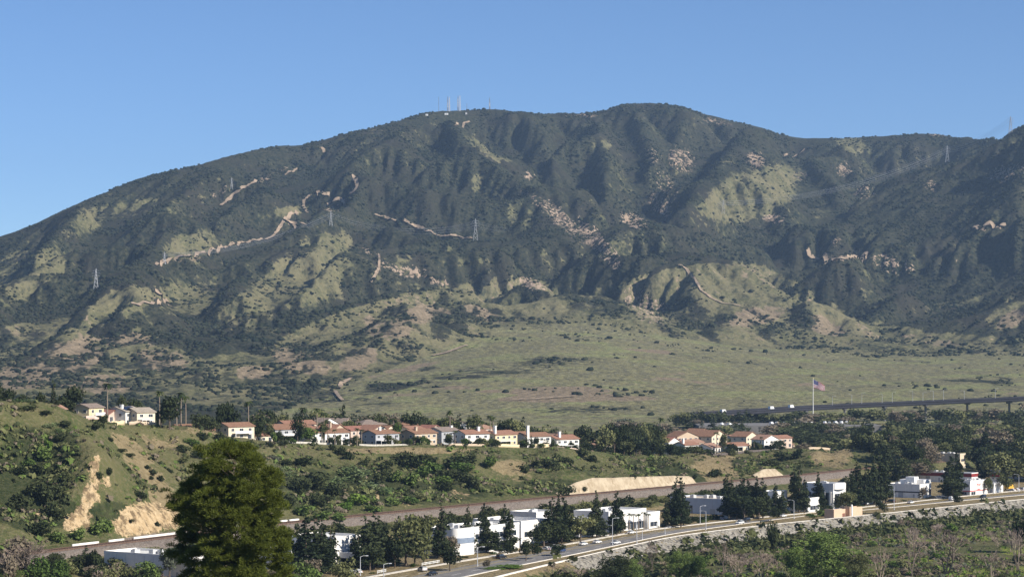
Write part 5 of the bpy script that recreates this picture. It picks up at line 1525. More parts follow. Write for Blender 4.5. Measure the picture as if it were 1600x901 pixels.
# ------------------------------------------------------------------ business park
def cb(px, base, L, W, H, wall, label, par=.9, Y=None, z=0.0, bands=(), stripe=None, units=0, extra=None, roofc=None, rz=0, name='commercial_building'):
    Y = Y or (CZ - z) * F / (base - HY); x, y = at(px, Y)
    r = empty(name, (x, y, z), SA + math.radians(rz)); tag(r, label, 'building')
    w = MB(); t = .35
    w.box(0, L, 0, W, -.5, H)
    w.build('wall', wall, r)
    p = MB()
    p.box(-.06, L+.06, -.06, t, H+.001, H+par); p.box(-.06, L+.06, W-t, W+.06, H+.001, H+par); p.box(-.06, t, t+.001, W-t-.001, H+.001, H+par); p.box(L-t, L+.06, t+.001, W-t-.001, H+.001, H+par)
    p.build('parapet', wall, r)
    q = MB(); q.box(t+.002, L-t-.002, t+.002, W-t-.002, H+.002, H+.08); q.build('roof', roofc or ROOFW, r)
    for face, a0, a1, z0, z1 in bands:
        g = MB()
        if face == 'F': g.box(a0*L, a1*L, -.06, -.003, z0, z1)
        else: g.box(-.06, -.003, a0*W, a1*W, z0, z1)
        o = g.build('window', GLASS, r)
        m_ = MB(); n_ = max(1, int(((a1-a0)*(L if face == 'F' else W)) / 2.2))
        for k in range(n_ + 1):
            a = a0 + (a1 - a0) * k / n_
            if face == 'F': m_.box(a*L-.06, a*L+.06, -.10, -.061, z0, z1)
            else: m_.box(-.10, -.061, a*W-.06, a*W+.06, z0, z1)
        m_.build('mullions', TRIM, o)
    if stripe:
        z0, z1, m2 = stripe; s2 = MB(); s2.box(-.08, L+.08, -.08, -.004, z0, z1); s2.box(-.08, -.004, 0, W, z0, z1); s2.build('stripe', m2, r)
    jn = MB()
    for k in range(1, int(L / 4.5)): jn.box(k*4.5-.04, k*4.5+.04, -.03, -.002, 0, H+par*.98)
    for k in range(1, int(W / 4.5)): jn.box(-.03, -.002, k*4.5-.04, k*4.5+.04, 0, H+par*.98)
    if jn.v: jn.build('panel_joints', GREYG, r)
    for k in range(max(1, int(W / 9))):
        d = MB(); y0 = W * (.15 + .7 * k / max(1, int(W / 9))); d.box(-.07, -.031, y0, y0 + (2.8 if k % 2 else 1.1), 0, 2.9 if k % 2 else 2.2); d.build('door', GREYG, r)
    d = MB(); d.box(L*.72, L*.72+1.2, -.12, -.101, 0, 2.3); d.build('door', GREYG, r)
    for k in range(units):
        u = MB(); ux = L * (.2 + .6 * ((k * .618) % 1)); uy = W * (.2 + .6 * ((k * .37 + .2) % 1)); u.box(ux-1.3, ux+1.3, uy-1, uy+1, H+.09, H+1.5); u.box(ux-1.0, ux+.2, uy-.7, uy+.5, H+1.501, H+1.7)
        u.build('roof_unit', UNITM, r)
    if extra: extra(r, L, W, H)
    return r
ROOFW = plain('white_roof', (.70, .68, .63), .9, .08, .2)
ROOFT = plain('tan_roof', (.55, .47, .37), .9, .08, .2)
UNITM = plain('unit_metal', (.5, .5, .5), .6, .1, 1)
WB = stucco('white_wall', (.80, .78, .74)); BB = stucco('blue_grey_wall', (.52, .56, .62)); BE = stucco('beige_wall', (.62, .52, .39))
BLK = plain('black_paint_and_shade', (.02, .02, .025), .6, .1); REDP = plain('red_paint', (.50, .05, .045), .6, .1); RED_SHADE = plain('red_with_shade', (.22, .03, .03), .7, .1); GREYG = plain('grey_metal', (.40,.41,.43), .6, .08)  # dark red is the store's red with its shade mixed in
def sign(r, x, z, w, h, mat, n=7, face='F', seed=0):
    g = random.Random(seed); s_ = MB(); cw = w / n
    for k in range(n):       # row of chunky raised letters, unreadable at this distance in the photograph
        x0 = x + k * cw; 
        s_.box(x0, x0 + cw*.22, -.18, -.005, z, z + h)
        if g.random() < .75: s_.box(x0 + cw*.22, x0 + cw*.8, -.18, -.005, z + h*.78, z + h)
        if g.random() < .6: s_.box(x0 + cw*.22, x0 + cw*.7, -.18, -.005, z + h*.4, z + h*.6)
        if g.random() < .6: s_.box(x0 + cw*.22, x0 + cw*.8, -.18, -.005, z, z + h*.2)
    s_.build('lettering', mat, r)
cb(300, 905, 16, 42, 7, WB, 'wide low white warehouse left of the big pine', units=6, bands=[('F',.1,.9,1,3)])
def canopy(r, L, W, H):
    c = MB(); c.box(3, 17, -7, -.01, 4.2, 6.2); c.build('canopy', GREYG, r); c = MB(); c.box(4, 16.5, -.5, -.012, 0, 4.1); c.build('painted_opening_shade', BLK, r)  # solid black box paints the shade of the opening under the canopy
cb(522, 890, 15, 20, 11, WB, 'white building with a grey canopy over a dark opening', extra=canopy, units=1)
cb(455, 893, 10, 16, 7, WB, 'small white building showing between the big pine and the conifers')
def curved(r, L, W, H):
    for z0, z1, m_ in ((0, H, WB),):
        a = [(0, 0)] + [(5.5 * math.cos(t), -5.5 * math.sin(t)) for t in np.linspace(math.pi, math.pi/2, 9)] + [(0, 0)]
        poly = [(0, 5)] + [(3.4 - 4.4 * math.cos(t), 1.4 - 4.4 * math.sin(t) * .8) for t in np.linspace(0, math.pi/2, 9)] + [(9, -2.12), (9, -.05), (0.0, -.05)]
        mb = MB(); mb.prism([(p[0], p[1]) for p in poly][::-1], -.5, H + .9); mb.build('curved_front', WB, r)
        g = MB(); g.prism([(p[0]-.12 if i < 10 else p[0], p[1]-.12) for i, p in enumerate(poly)][::-1], H*.50, H*.72); g.build('curved_window', plain('tinted_glass', (.22,.27,.35), .15, .1, 1, 0, .6), r)
cb(712, 868, 42, 16, 9.5, WB, 'large white building with a rounded glass corner', extra=curved, bands=[('F',.3,.95,5.5,7.5),('F',.35,.9,1,4)], units=4)
cb(814, 852, 19, 24, 8.5, WB, 'white building with one dark window band facing the road', bands=[('F',.12,.85,3.3,5.4),('L',.05,.4,3,5)], units=3, par=1.4)
cb(838, 832, 16, 14, 8, WB, 'white building set back behind the one with the dark window band', units=2)
cb(905, 840, 14, 16, 7, WB, 'white building mostly hidden behind the broad green tree')
cb(951, 832, 30, 18, 8.2, WB, 'white building with small palms in front of dark windows', bands=[('F',.1,.45,.6,3.4),('F',.5,.95,.6,3.6),('F',.05,.3,5,6.6)], units=2)
cb(1012, 826, 10, 14, 6.5, WB, 'narrow white building left of the two tallest narrow conifers', bands=[('F',.2,.8,1,3)])
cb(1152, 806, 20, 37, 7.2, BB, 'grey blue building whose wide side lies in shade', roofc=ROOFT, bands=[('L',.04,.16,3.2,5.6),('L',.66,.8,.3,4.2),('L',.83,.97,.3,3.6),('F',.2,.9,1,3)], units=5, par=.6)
cb(1211, 803, 12, 8, 10, WB, 'small tall white building behind the conifers right of the grey blue one', bands=[('L',.1,.9,6,7.6),('L',.1,.9,2,4)])
def tallwin(r, L, W, H):
    for k in range(5):
        c = MB(); c.box(-.5, -.01, W*(.06+.19*k), W*(.06+.19*k)+1.1, 0, H-3.2); c.build('pilaster', WB, r)
    a = [(5.5 * math.cos(t) + L*.45, -1.8 * math.sin(t)) for t in np.linspace(0, math.pi, 13)]
    c = MB(); c.prism([(x, y - .02) for x, y in a], H - 2.0, H + 1.0); c.build('curved_band', WB, r)
cb(1302, 797, 13, 17, 12.2, WB, 'tall white building with a curved top and tall blue windows', extra=tallwin, bands=[('L',.03,.97,.5,8.6),('F',.1,.9,1,8.0)], units=2)
cb(1262, 800, 12, 10, 6, WB, 'low white building left of the tall curved one', bands=[('F',.2,.9,1,3)])
def s10(r, L, W, H):
    sign(r, 1.8, 4.6, 6.4, 1.1, BLK, 6, seed=3)
    c = MB(); c.box(L+.02, L+9, 3, W-2, -.5, H+2.6); c.build('annex', WB, r); c = MB(); c.box(L+1.5, L+8.6, 2.9, 2.999, 1, 4); c.build('window', GLASS, r)
    c = MB(); c.box(L-3, L+2, 7, 12, H+.1, H+4.2); c.build('rooftop_block', WB, r)
cb(1437, 778.5, 11, 19, 6.6, WB, 'white building with a thin black stripe and black lettering', stripe=(3.0,3.6,BLK), extra=s10, units=4)
def s11(r, L, W, H):
    sign(r, 8.2, 4.6, 5.0, 1.5, REDP, 3, seed=5); c = MB(); c.box(9.0, 12.6, -.12, -.004, 2.9, 3.35); c.build('red_mark', REDP, r)
cb(1516, 774, 22, 7, 7.0, WB, 'white building with a thin red stripe and red lettering', stripe=(2.2,2.65,REDP), extra=s11, bands=[('L',.1,.9,4.6,6),('L',.1,.9,.5,2),('F',.05,.3,.3,2)], units=5)
cb(1553, 770, 12, 8, 4.4, WB, 'low white wing right of the building with the red stripe')
cb(1500, 733, 8, 17, 9.5, BE, 'tall beige building rising behind the shop roofs', Y=1490, z=3, units=3, roofc=ROOFW, bands=[('F',.2,.8,5.5,7)])
cb(1518, 752, 9, 46, 4.6, WB, 'long low store with a red fascia coloured dark for shade', Y=1395, z=1, stripe=(3.1,5.0,RED_SHADE), units=7)
cb(1562, 748, 13, 6, 5.6, WB, 'store corner with a sunlit red fascia and white roof', Y=1400, z=1, stripe=(3.0,5.2,REDP), par=1.8)
cb(1598, 745, 20, 10, 6.0, WB, 'white store at the right edge behind the parking', Y=1440, z=1, bands=[('L',.1,.9,1,3)])
cb(1420, 700, 10, 8, 6, WB, 'small white building seen through the forest gap', Y=1680, z=4)
# peach block wall by the road
def peach():
    m = stucco('peach_block', (.62, .44, .31)); x, y = at(1303, 1118)
    r = empty('enclosure', (x, y, 0), SA - .02); tag(r, 'peach coloured block enclosure on the near verge above the riprap', 'enclosure')
    L = 29
    for a, b, d, h in ((0, 8, 0, 4.2), (8.2, 15, 2.2, 3.6), (15.2, 22, 0, 4.6), (22.2, L, .8, 4.0)):
        c = MB(); c.box(a, b, d, d + .5, -.3, h); c.box(a, a + .5, d + .51, d + 5, -.3, h); c.build('block_wall', m, r)
    c = MB(); c.box(16.0, 16.9, -.6, -.02, -.3, 5.6); c.build('pillar', WB, r)
    c = MB(); c.box(8.6, 14.6, 2.1, 2.19, 0, 1.6); c.build('dark_opening', plain('dark_opening_brown', (.22,.11,.08), .9, .1), r)  # brown panel stands in for the darker opening
peach()
# low white rail fences at the far kerb
for u0, u1, lab in ((657, 689, 'white rail fence below the widest roadside pine'), (770, 796, 'white rail fence right of the rounded glass corner'), (588, 605, 'white rail fence at the left end of the road'), (932, 958, 'white rail fence behind the white cars')):
    D = clip_u(resample(offset(K00, -5.0), 1.5), u0, u1); r = empty('rail_fence', (0,0,0)); tag(r, lab, 'fence')
    for z0 in (.45, .95):
        q = D.copy(); link('rail', curb('rail', q, .08, z0, z0 + .22, WHITEP), r)
    for p in D[::2]: mb = MB(); mb.box(p[0]-.1, p[0]+.1, p[1]-.1, p[1]+.1, 0, 1.3); mb.build('post', WHITEP, r)
# ------------------------------------------------------------------ vehicles
TYRE = plain('tyre', (.02, .02, .02), .9, .1); CHROME = plain('rim_metal', (.5, .5, .5), .35, .05, 1, .8)
HEADL = plain('headlight', (.8, .8, .78), .2, .02); TAIL = plain('tail_light', (.35, .02, .02), .3, .05)
def paint(name, c): m = NT(name, .3, .5); m.col(c); m.b.inputs['Coat Weight'].default_value = .5; return m.m
PAINT = {'white': paint('paint_white', (.80, .80, .78)), 'black': paint('paint_black', (.012, .013, .016)), 'grey': paint('paint_grey', (.12, .125, .13)), 'silver': paint('paint_silver', (.45, .46, .47)), 'blue': paint('paint_blue', (.03, .05, .12)), 'yellow': paint('paint_yellow', (.75, .42, .04)), 'red': paint('paint_red', (.35, .03, .03))}
PROF = {'sedan': ([(-2.25,.35),(-2.3,.7),(-2.1,.88),(-1.2,.95),(1.05,.98),(2.0,.82),(2.25,.66),(2.25,.35)], [(-1.6,.93),(-1.0,1.40),(.35,1.43),(1.15,.97)], 1.8),
        'suv': ([(-2.35,.42),(-2.4,.9),(-2.3,1.12),(-1.2,1.15),(1.2,1.12),(2.15,1.0),(2.35,.8),(2.35,.42)], [(-2.2,1.1),(-1.95,1.72),(.5,1.75),(1.3,1.12)], 1.9),
        'van': ([(-2.7,.42),(-2.75,1.2),(-2.7,1.4),(1.6,1.35),(2.3,1.05),(2.6,.85),(2.6,.42)], [(-2.65,1.35),(-2.55,2.15),(1.0,2.2),(1.8,1.3)], 1.95)}
def taper(poly, w0, w1, z0, z1):
    n = len(poly); V = []
    for sgn in (-1, 1):
        for x, z in poly: V.append((x, sgn * (w0 + (w1 - w0) * (z - z0) / (z1 - z0)) / 2, z))
    return V, [tuple(range(n)), tuple(range(2*n-1, n-1, -1))] + [(k, n + k, n + (k+1) % n, (k+1) % n) for k in range(n)]
CARM = {}
def car_parts(kind, col):
    if (kind, col) in CARM: return CARM[(kind, col)]
    body, cab, w = PROF[kind]; out = []
    b = MB(); V, Fc = taper(body, w * 1.0, w * .94, .35, 1.4); b.add(V, Fc)
    me = b.mesh('body', PAINT[col]); out.append(('body', me, (0,0,0)))
    c = MB(); z1 = cab[1][1]; V, Fc = taper(cab, w * .92, w * .72, cab[0][1], z1); c.add(V, Fc); out.append(('cabin_glass', c.mesh('cabin_glass', GLASS), (0,0,0)))
    r = MB(); xa, xb = cab[1][0], cab[2][0]; r.box(xa - .03, xb + .03, -w*.365, w*.365, z1 - .02, z1 + .05)
    if kind == 'van': V, Fc = taper([(cab[0][0]-.01, cab[0][1]), (cab[1][0]-.01, z1), (.6, z1), (.9, cab[0][1])], w*.935, w*.735, cab[0][1], z1); r.add(V, Fc)
    for x in (cab[0][0] * .55 + cab[1][0] * .45, (xa + xb) / 2):
        r.box(x - .05, x + .05, -w*.43, w*.43, cab[0][1], z1 - .12)
    out.append(('roof', r.mesh('roof', PAINT[col]), (0,0,0)))
    wh = MB(); wh.tube((0, -.12, 0), (0, .12, 0), .34, .34, 14); whm = wh.mesh('wheel', TYRE)
    rm = MB(); rm.tube((0, -.13, 0), (0, .13, 0), .2, .2, 10); rmm = rm.mesh('rim', CHROME)
    for x in (body[0][0] * .62, body[-1][0] * .64):
        for s in (-1, 1): out.append(('wheel', whm, (x, s * (w/2 - .08), .34), rmm))
    for s in (-1, 1):
        h = MB(); h.box(-.05, .05, -.2, .2, -.08, .08); out.append(('headlight', h.mesh('headlight', HEADL), (body[-1][0] - .01, s * w * .36, .66)))
        out.append(('tail_light', h.mesh('tail_light', TAIL), (body[0][0] - .02, s * w * .36, .75)))
    CARM[(kind, col)] = out; return out
def car(kind, col, px, base, label, flip=False, ang=0, z=.11, group=None, cat=None, Y=None):
    Y = Y or (CZ - z) * F / (base - HY); x, y = at(px, Y)
    r = empty('car' if kind != 'van' else 'van', (x, y, z), SA + (math.pi if flip else 0) + math.radians(ang)); tag(r, label, cat or ('van' if kind == 'van' else 'car'), group)
    for p in car_parts(kind, col):
        o = link(p[0], p[1], r, p[2])
        if p[0] == 'wheel': link('rim', p[3], o)
    return r
for a in [('suv','black',783,872,'black car on the far lane beside the white rail fence',0,0), ('sedan','black',675,898,'black car in the near left of the road at the bottom',1,0), ('suv','blue',876,862,'dark blue car half under the spreading tree on the verge',1,0),
  ('sedan','white',911,851,'white car at the far kerb, left of the pair',0,0), ('sedan','white',933,848,'white car driving in the middle lane, middle of three',0,0), ('sedan','white',962,849,'white car driving nearest the verge by the street lamp',1,0),
  ('sedan','white',986,833,'small white car at the kerb below the palms',0,0), ('suv','white',1156,818,'white car next to the black one near the dense dark trees',1,0), ('suv','black',1166,814,'black car overlapping the white one near the dense dark trees',1,0),
  ('sedan','white',1223,807,'white car left of the peach wall on the far lane',0,0), ('sedan','white',1423,786,'white car in front of the building with the black stripe',0,0), ('van','white',1488,781,'white van behind the small round tree on the right',0,0), ('suv','black',1536,777,'black car in front of the building with the red stripe',1,0), ('suv','black',1165,824,'x',0,0)][:-1]:
    car(a[0], a[1], a[2], a[3], a[4], bool(a[5]))
parked = [(660,893,'silver'),(536,899,'white'),(548,897,'silver'),(558,896,'white'),(1230,799,'white'),(1237,798,'silver'),(1258,797,'white'),(1266,796,'white'),(1273,795,'silver'),(1352,790,'white'),(1361,789,'white'),(1374,788,'silver'),(1392,786,'black'),(1466,779,'white'),(1474,778,'white'),(1508,774,'silver'),(1581,768,'white'),(1588,767,'white'),(1595,767,'silver'),(866,858,'white'),(858,860,'silver'),(853,860,'white'),(945,838,'white'),(1124,813,'silver'),(1131,812,'white')]
for i, (px, b, c) in enumerate(sorted(parked)):
    car('sedan' if i % 3 else 'suv', c, px, b - 1.5, f'{nth(i)} parked car from the left along the buildings, {c}', False, 60 if i % 2 else 75, .12, 'cars parked by the buildings')
for i, (px, Y, c) in enumerate([(1206,2020,'white'),(1214,2022,'white'),(1226,2020,'white'),(1240,2025,'white'),(1252,2028,'silver'),(1259,2030,'white'),(1268,2030,'white'),(1289,2035,'white'),(1296,2030,'silver'),(1306,2035,'white'),(1315,2038,'white'),(1323,2040,'white'),(1140,2000,'white'),(1128,2000,'white')]):
    x, y = at(px, Y); car('van', c, px, 0, f'{nth(i)} pale van in the row below the freeway viaduct', False, 10 * (i % 3), gz(x, y) + 8.0, 'vans below the viaduct', Y=Y)
def truck(px, Y, z, col, label, s=1.0):
    x, y = at(px, Y); r = empty('truck', (x, y, z), SA); tag(r, label, 'truck')
    b = MB(); b.box(-3.6, 2.2, -1.25, 1.25, 1.0, 3.6); b.build('cargo_box', PAINT[col], r)
    c = MB(); V, Fc = taper([(2.25,.6),(2.25,2.7),(3.2,2.7),(3.9,1.7),(4.1,.6)], 2.3, 2.1, .6, 2.7); c.add(V, Fc); c.build('cab', PAINT[col], r)
    g = MB(); g.box(3.0, 3.6, -1.14, 1.14, 1.7, 2.4); g.build('window', GLASS, r)
    for xx in (-2.4, 2.9):
        for s_ in (-1, 1): w = MB(); w.tube((xx, s_*1.0, .5), (xx, s_*1.25, .5), .5, .5, 12); w.build('wheel', TYRE, r)
truck(1577, 1335, .1, 'yellow', 'yellow box truck parked at the right by the stores')
for i, (px, col, lab) in enumerate([(1205,'white','white truck on the freeway viaduct, left one'), (1236,'white','white truck on the freeway viaduct, second from the left'), (1130,'white','white truck on the far left of the freeway')]):
    k = int(np.argmin(abs(u_ - px))); x, y, z = FWD[k]; truck(px, y - 5, z + .05, col, lab)
# vans stand on a paved lot below the viaduct
def lot():
    x0, y0 = at(1100, 2000); x1, y1 = at(1345, 2045); z = 14.2
    for o in list(C.objects):
        if o.get('group') == 'vans below the viaduct': o.location.z = z + .05
    g = MB(); g.box(x0 - 5, x1 + 10, 1990, 2060, z - 14, z); tag(g.build('parking_lot', ASPH), kind='structure')
lot()
# ------------------------------------------------------------------ woods, garden trees, bluff scrub, river vegetation
# wood behind and right of the houses
def wood():
    G = 'trees of the dark wood below the freeway'
    lab = {'dark': 'dark green broadleaf tree in the dense wood between the houses and the freeway', 'olive': 'olive green broadleaf tree in the dense wood between the houses and the freeway', 'brown': 'brownish half leafless tree in the dense wood between the houses and the freeway', 'conifer': 'dark narrow conifer in the dense wood between the houses and the freeway', 'green': 'fresh green tree in the dense wood between the houses and the freeway', 'grey': 'grey green tree in the dense wood between the houses and the freeway'}
    kinds = ['dark'] * 8 + ['olive'] * 4 + ['brown'] * 3 + ['conifer'] * 3 + ['grey']
    kl = {'dark': 'dark green broadleaf tree', 'olive': 'olive green broadleaf tree', 'brown': 'brownish half leafless tree', 'conifer': 'dark narrow conifer', 'green': 'fresh green tree', 'grey': 'grey green tree'}
    n = 0; far = []
    def put(px, Y, h, w, kind=None):
        nonlocal n
        x, y = at(px, Y); z = gz(x, Y); k = kind or rnd.choice(kinds)
        if k == 'conifer': w *= .55; h *= 1.15
        if Y > 1700: far.append((k, x, Y, z - .3, h, w)); return
        if Y > 1560: reg = 'deep in the wood below the viaduct'
        elif px > 1330: reg = 'in the wood edge behind the black striped building' if px < 1450 else ('in the wood right behind the beige building' if px < 1545 else 'in the wood edge behind the yellow truck')
        elif px > 960: reg = 'behind the lower neighbourhood'
        elif px > 840: reg = 'behind the last terrace house'
        elif px > 700: reg = 'behind the bright white and yellow houses'
        elif px > 550: reg = 'behind the grey and tan terrace houses'
        else: reg = 'behind the wide brown roofed house'
        sz = 'wide' if w > 19 else ('tall' if h > 15 else ('small' if h < 11 else ''))
        plant(k, x, Y, z - .3, h, w, (sz + ' ' + kl[k] + ' ' + reg).strip(), 'wood trees ' + reg); n += 1
    # right of the bluff: deep wood, from the shops to the viaduct
    for i in range(122):
        Y = rnd.uniform(1395, 1640); px = rnd.uniform(max(1335, np.interp(Y, [1395, 1520, 1620], [1385, 1345, 1335])), 1640)
        if 1395 < Y < 1530 and 1450 < px < 1530: Y = rnd.uniform(1540, 1640)
        put(px, Y, rnd.uniform(12, 19.5), rnd.uniform(14, 22), rnd.choice(['dark', 'dark', 'conifer', 'dark', 'olive', 'brown', 'conifer', 'dark']))
    for i in range(150):
        Y = rnd.uniform(1640, 2080); px = rnd.uniform(1225, 1640); put(px, Y, rnd.uniform(9, 13.5), rnd.uniform(16, 27))
    for i in range(90):
        Y = rnd.uniform(1560, 2060); px = rnd.uniform(960, 1260); put(px, Y, rnd.uniform(8, 13), rnd.uniform(15, 24))
    for i in range(36):
        px = 1075 + i * 16 + rnd.uniform(-8, 8); put(px, rnd.uniform(2110, 2190), rnd.uniform(10.5, 13) + np.interp(px, [1075, 1250, 1600], [0, 1.5, 5.5]), rnd.uniform(20, 30))
    for i in range(9): put(1060 + 9 * i, rnd.uniform(2080, 2120), rnd.uniform(13, 17), rnd.uniform(15, 22))
    for i in range(48):
        px = rnd.uniform(690, 1000); Y = TE(px) + rnd.uniform(75, 150); put(px, Y, rnd.uniform(14, 19.5), rnd.uniform(12, 18))
    for i in range(48):
        px = rnd.uniform(395, 700); Y = TE(px) + rnd.uniform(80, 140); put(px, Y, rnd.uniform(13.5, 18.5), rnd.uniform(10, 16))
    # the far part of the wood reads as one mass
    VV, FF, MI, keys, off = [], [], [], ['dark', 'olive', 'brown', 'conifer', 'green', 'grey'], 0
    for k, x, Y, z, h, w in far:
        me = rnd.choice(PROTO[k])[1]; v = np.empty(len(me.vertices) * 3); me.vertices.foreach_get('co', v); v = v.reshape(-1, 3)
        nq = len(v) // 4; pick = rng.choice(nq, min(nq, 560), replace=False); v = v.reshape(nq, 4, 3)[pick].reshape(-1, 3)
        c_ = v.reshape(-1, 4, 3).mean(1, keepdims=True); v = (c_ + (v.reshape(-1, 4, 3) - c_) * 1.3).reshape(-1, 3)
        sx = w / (.34 if k == 'conifer' else .82); a = rnd.random() * 6.28; ca, sa_ = math.cos(a), math.sin(a)
        VV.append(np.stack([(v[:, 0] * ca - v[:, 1] * sa_) * sx + x, (v[:, 0] * sa_ + v[:, 1] * ca) * sx + Y, v[:, 2] * h + z], 1))
        FF.append(np.arange(len(v)).reshape(-1, 4) + off); off += len(v); MI += [keys.index(k)] * (len(v) // 4)
    tag(link('distant_wood', np_mesh('distant_wood', np.concatenate(VV), np.concatenate(FF), [LM[q] for q in keys], MI)), kind='stuff')
wood()
def rimwood():
    # dark trees that spill over the rim in the middle
    T2 = [(920,700,690),(936,706,692),(950,708,688),(966,712,690),(980,716,684),(994,718,680),(1008,722,676),(1020,726,684),(1034,728,690),(1046,730,688),(1058,734,694),(1070,738,700),(1084,742,706),(1096,746,712),(1108,750,716),(945,696,662),(960,700,655),(975,700,645),(990,704,640),(1004,706,648),(1018,708,660),(1030,712,664),(1000,700,642),(1012,694,655),(985,694,650)]
    for i, (px, base, top) in enumerate(sorted(T2)):
        Y = TE(px) - (8 if base > 712 else -18); x, y = at(px, Y); z = gz(x, y)
        h = max(6, CZ + (HY - top) * Y / F - z)
        k = ['dark', 'dark', 'olive', 'conifer', 'dark'][i % 5]
        plant(k, x, Y, z - .3, min(h, 20), rnd.uniform(9, 14) * (.55 if k == 'conifer' else 1), f'{nth(i)} tree from the left in the dark clump spilling over the bluff rim', 'dark clump on the rim')
rimwood()
# garden and hilltop trees
GT = [('dark',265,612,690,48,'big dark round tree on the slope below the tall cream house'),('dark',252,630,680,26,'smaller dark tree against the big dark round tree'),('conifer',84,594,640,20,'dark pointed tree on the hilltop at the left'),('dark',112,597,645,46,'broad dark tree on the hilltop right of the pointed one'),('dark',100,612,650,40,'low dark tree below the hilltop trees'),('dark',128,625,668,34,'drooping dark tree left of the yellow house'),('dark',62,603,632,22,'round bare topped tree above the pink roof'),
 ('dark',10,598,626,30,'dark trees edge at the far left of the hilltop'),('dark',35,612,632,36,'low dark tree on the hilltop near the far left'),('dark',-6,590,626,26,'dark tree cut by the left edge on the hilltop'),('dark',190,612,655,22,'dark tree behind the solar house'),('dark',215,618,655,34,'dark tree behind the tall cream house'),
 ('dark',310,640,668,36,'dark hedge like tree right of the white one storey house'),('dark',330,645,675,30,'purplish dark tree left of the cream two storey house'),('dark',358,616,660,42,'big dark tree behind the cream two storey house'),('dark',345,625,668,26,'dark tree left behind the cream two storey house'),('dark',402,652,682,34,'dark spreading tree between the cream house and the wide house'),('olive',420,655,686,18,'thin olive tree against the wide brown roof'),('brown',375,660,690,22,'brownish shrub tree below the cream two storey house'),
 ('green',480,660,694,34,'leafy green tree in front of the wide house on the terrace'),('green',470,664,692,20,'smaller leafy green tree at the left of the terrace'),('olive',505,655,680,20,'small olive tree behind the terrace houses near the left palms'),('dark',465,640,668,24,'dark tree behind the wide brown roofed house'),('olive',700,672,698,16,'small garden tree left of the bright white house'),('green',608,680,706,18,'small green tree in front of the grey house'),('green',618,655,690,20,'green palm like clump tree behind the grey house'),
 ('dark',900,676,700,22,'dark tree at the right end of the terrace row'),('olive',884,670,696,18,'olive tree beside the last terrace house'),('bright',972,666,690,18,'bright green tree among the dark rim trees'),('dark',1143,690,712,26,'dark garden trees in the lower neighbourhood'),('dark',1090,694,710,30,'dark hedge beside the white chimney house'),('olive',1130,670,692,16,'small tree behind the cream house of the lower neighbourhood'),('dark',1180,688,708,22,'dark garden tree at the right of the lower neighbourhood'),('dark',1215,684,706,24,'dark tree between the last houses of the lower neighbourhood')]
for kind, px, top, base, w, lab in GT:
    Y = TE(px) + (-16 if base > 685 and px < 300 else (22 if top > 630 else 46)); x, y = at(px, Y); z = gz(x, y)
    h = CZ + (HY - top) * Y / F - z
    plant(kind, x, Y, z - .4, max(3, min(h, 20)), w * Y / F, lab)
# palms
PT = [(168,594,28,'tall single palm left of the solar house'),(249,606,34,'tall palm above the big dark round tree'),(276,618,30,'left palm of the group of three'),(283,608,34,'tallest palm of the group of three'),(290,614,38,'right palm of the group of three'),(388,622,30,'palm beside the cream two storey house'),(474,632,60,'thick palm behind the wide brown roof'),(495,633,40,'tall palm with a long bare trunk at the terrace'),(506,640,60,'short palm right of the long bare trunk palm'),(703,637,62,'tall single palm behind the grey brown roof'),(766,645,64,'left tall palm of the pair behind the yellow house'),(770,648,64,'right palm of the pair behind the yellow house'),(752,654,55,'shorter palm left of the pair behind the yellow house'),
 (1033,648,80,'palm on the left of the lower neighbourhood'),(1120,672,22,'palm in front of the lower neighbourhood, left one'),(1136,670,60,'bushy palm behind the red roof of the lower neighbourhood'),(1190,680,16,'palm at the right of the lower neighbourhood'),(1178,688,10,'short palm on the rim of the lower neighbourhood'),(503,668,8,'small garden palm at the left terrace, left one'),(512,666,8,'small garden palm at the left terrace, middle one'),(523,668,7,'small garden palm at the left terrace, right one'),(558,666,8,'garden palm right of the white gabled house'),(565,668,8,'second garden palm right of the white gabled house'),(711,670,9,'short palm touching the bright white house'),(826,684,5,'slim cypress like palm beside the tallest chimney'),(850,684,6,'small garden palm right of the tallest chimney'),(872,684,5,'small garden palm in front of the last terrace house'),(855,686,5,'second small garden palm right of the tallest chimney'),(615,650,44,'green palm in the clump behind the grey house')]
for px, top, dY, lab in PT:
    Y = TE(px) + dY; x, y = at(px, Y); z = gz(x, y); h = CZ + (HY - top) * Y / F - z
    plant('palm', x, Y, z - .2, max(2.5, h), max(3.4, min(h * .36, 5.6)), lab)
for i, (px, top, base) in enumerate([(966,798,834),(974,800,834),(983,799,832),(990,800,832),(998,800,830),(1006,797,830),(1013,800,828)]):
    plant_px('palm', px, top, base, 13, f'{nth(i)} small street palm from the left in front of the white palm court building', Y=301120 / (base - 540) + 4, z=0)
for px, lab in ((822,'dark slim cypress left of the tallest chimney'),(830,'dark slim cypress right of the tallest chimney')):
    Y = TE(px) + 3; x, y = at(px, Y); plant('conifer', x, Y, gz(x, y) - .2, 7, 2.2, lab)
for i in range(104):
    px = rnd.uniform(425, 905) if i < 78 else rnd.uniform(1040, 1230); Y = TE(px) + rnd.uniform(-1, 13) if i % 3 else TE(px) + rnd.uniform(30, 50); x, y = at(px, Y)
    k = rnd.choice(['bush_dark', 'olive', 'dark', 'bush_green', 'green', 'bush_olive', 'dark'])
    plant(k, x, y, gz(x, y) - .3, rnd.uniform(2.5, 6.5), rnd.uniform(3.5, 7), f'{nth(i)} of the small garden trees counted along the terrace gardens' if False else 'small garden plant ' + near_mark(MARKS_T, px).replace('below', 'beside').replace('above', 'beyond'), 'garden trees between the houses')
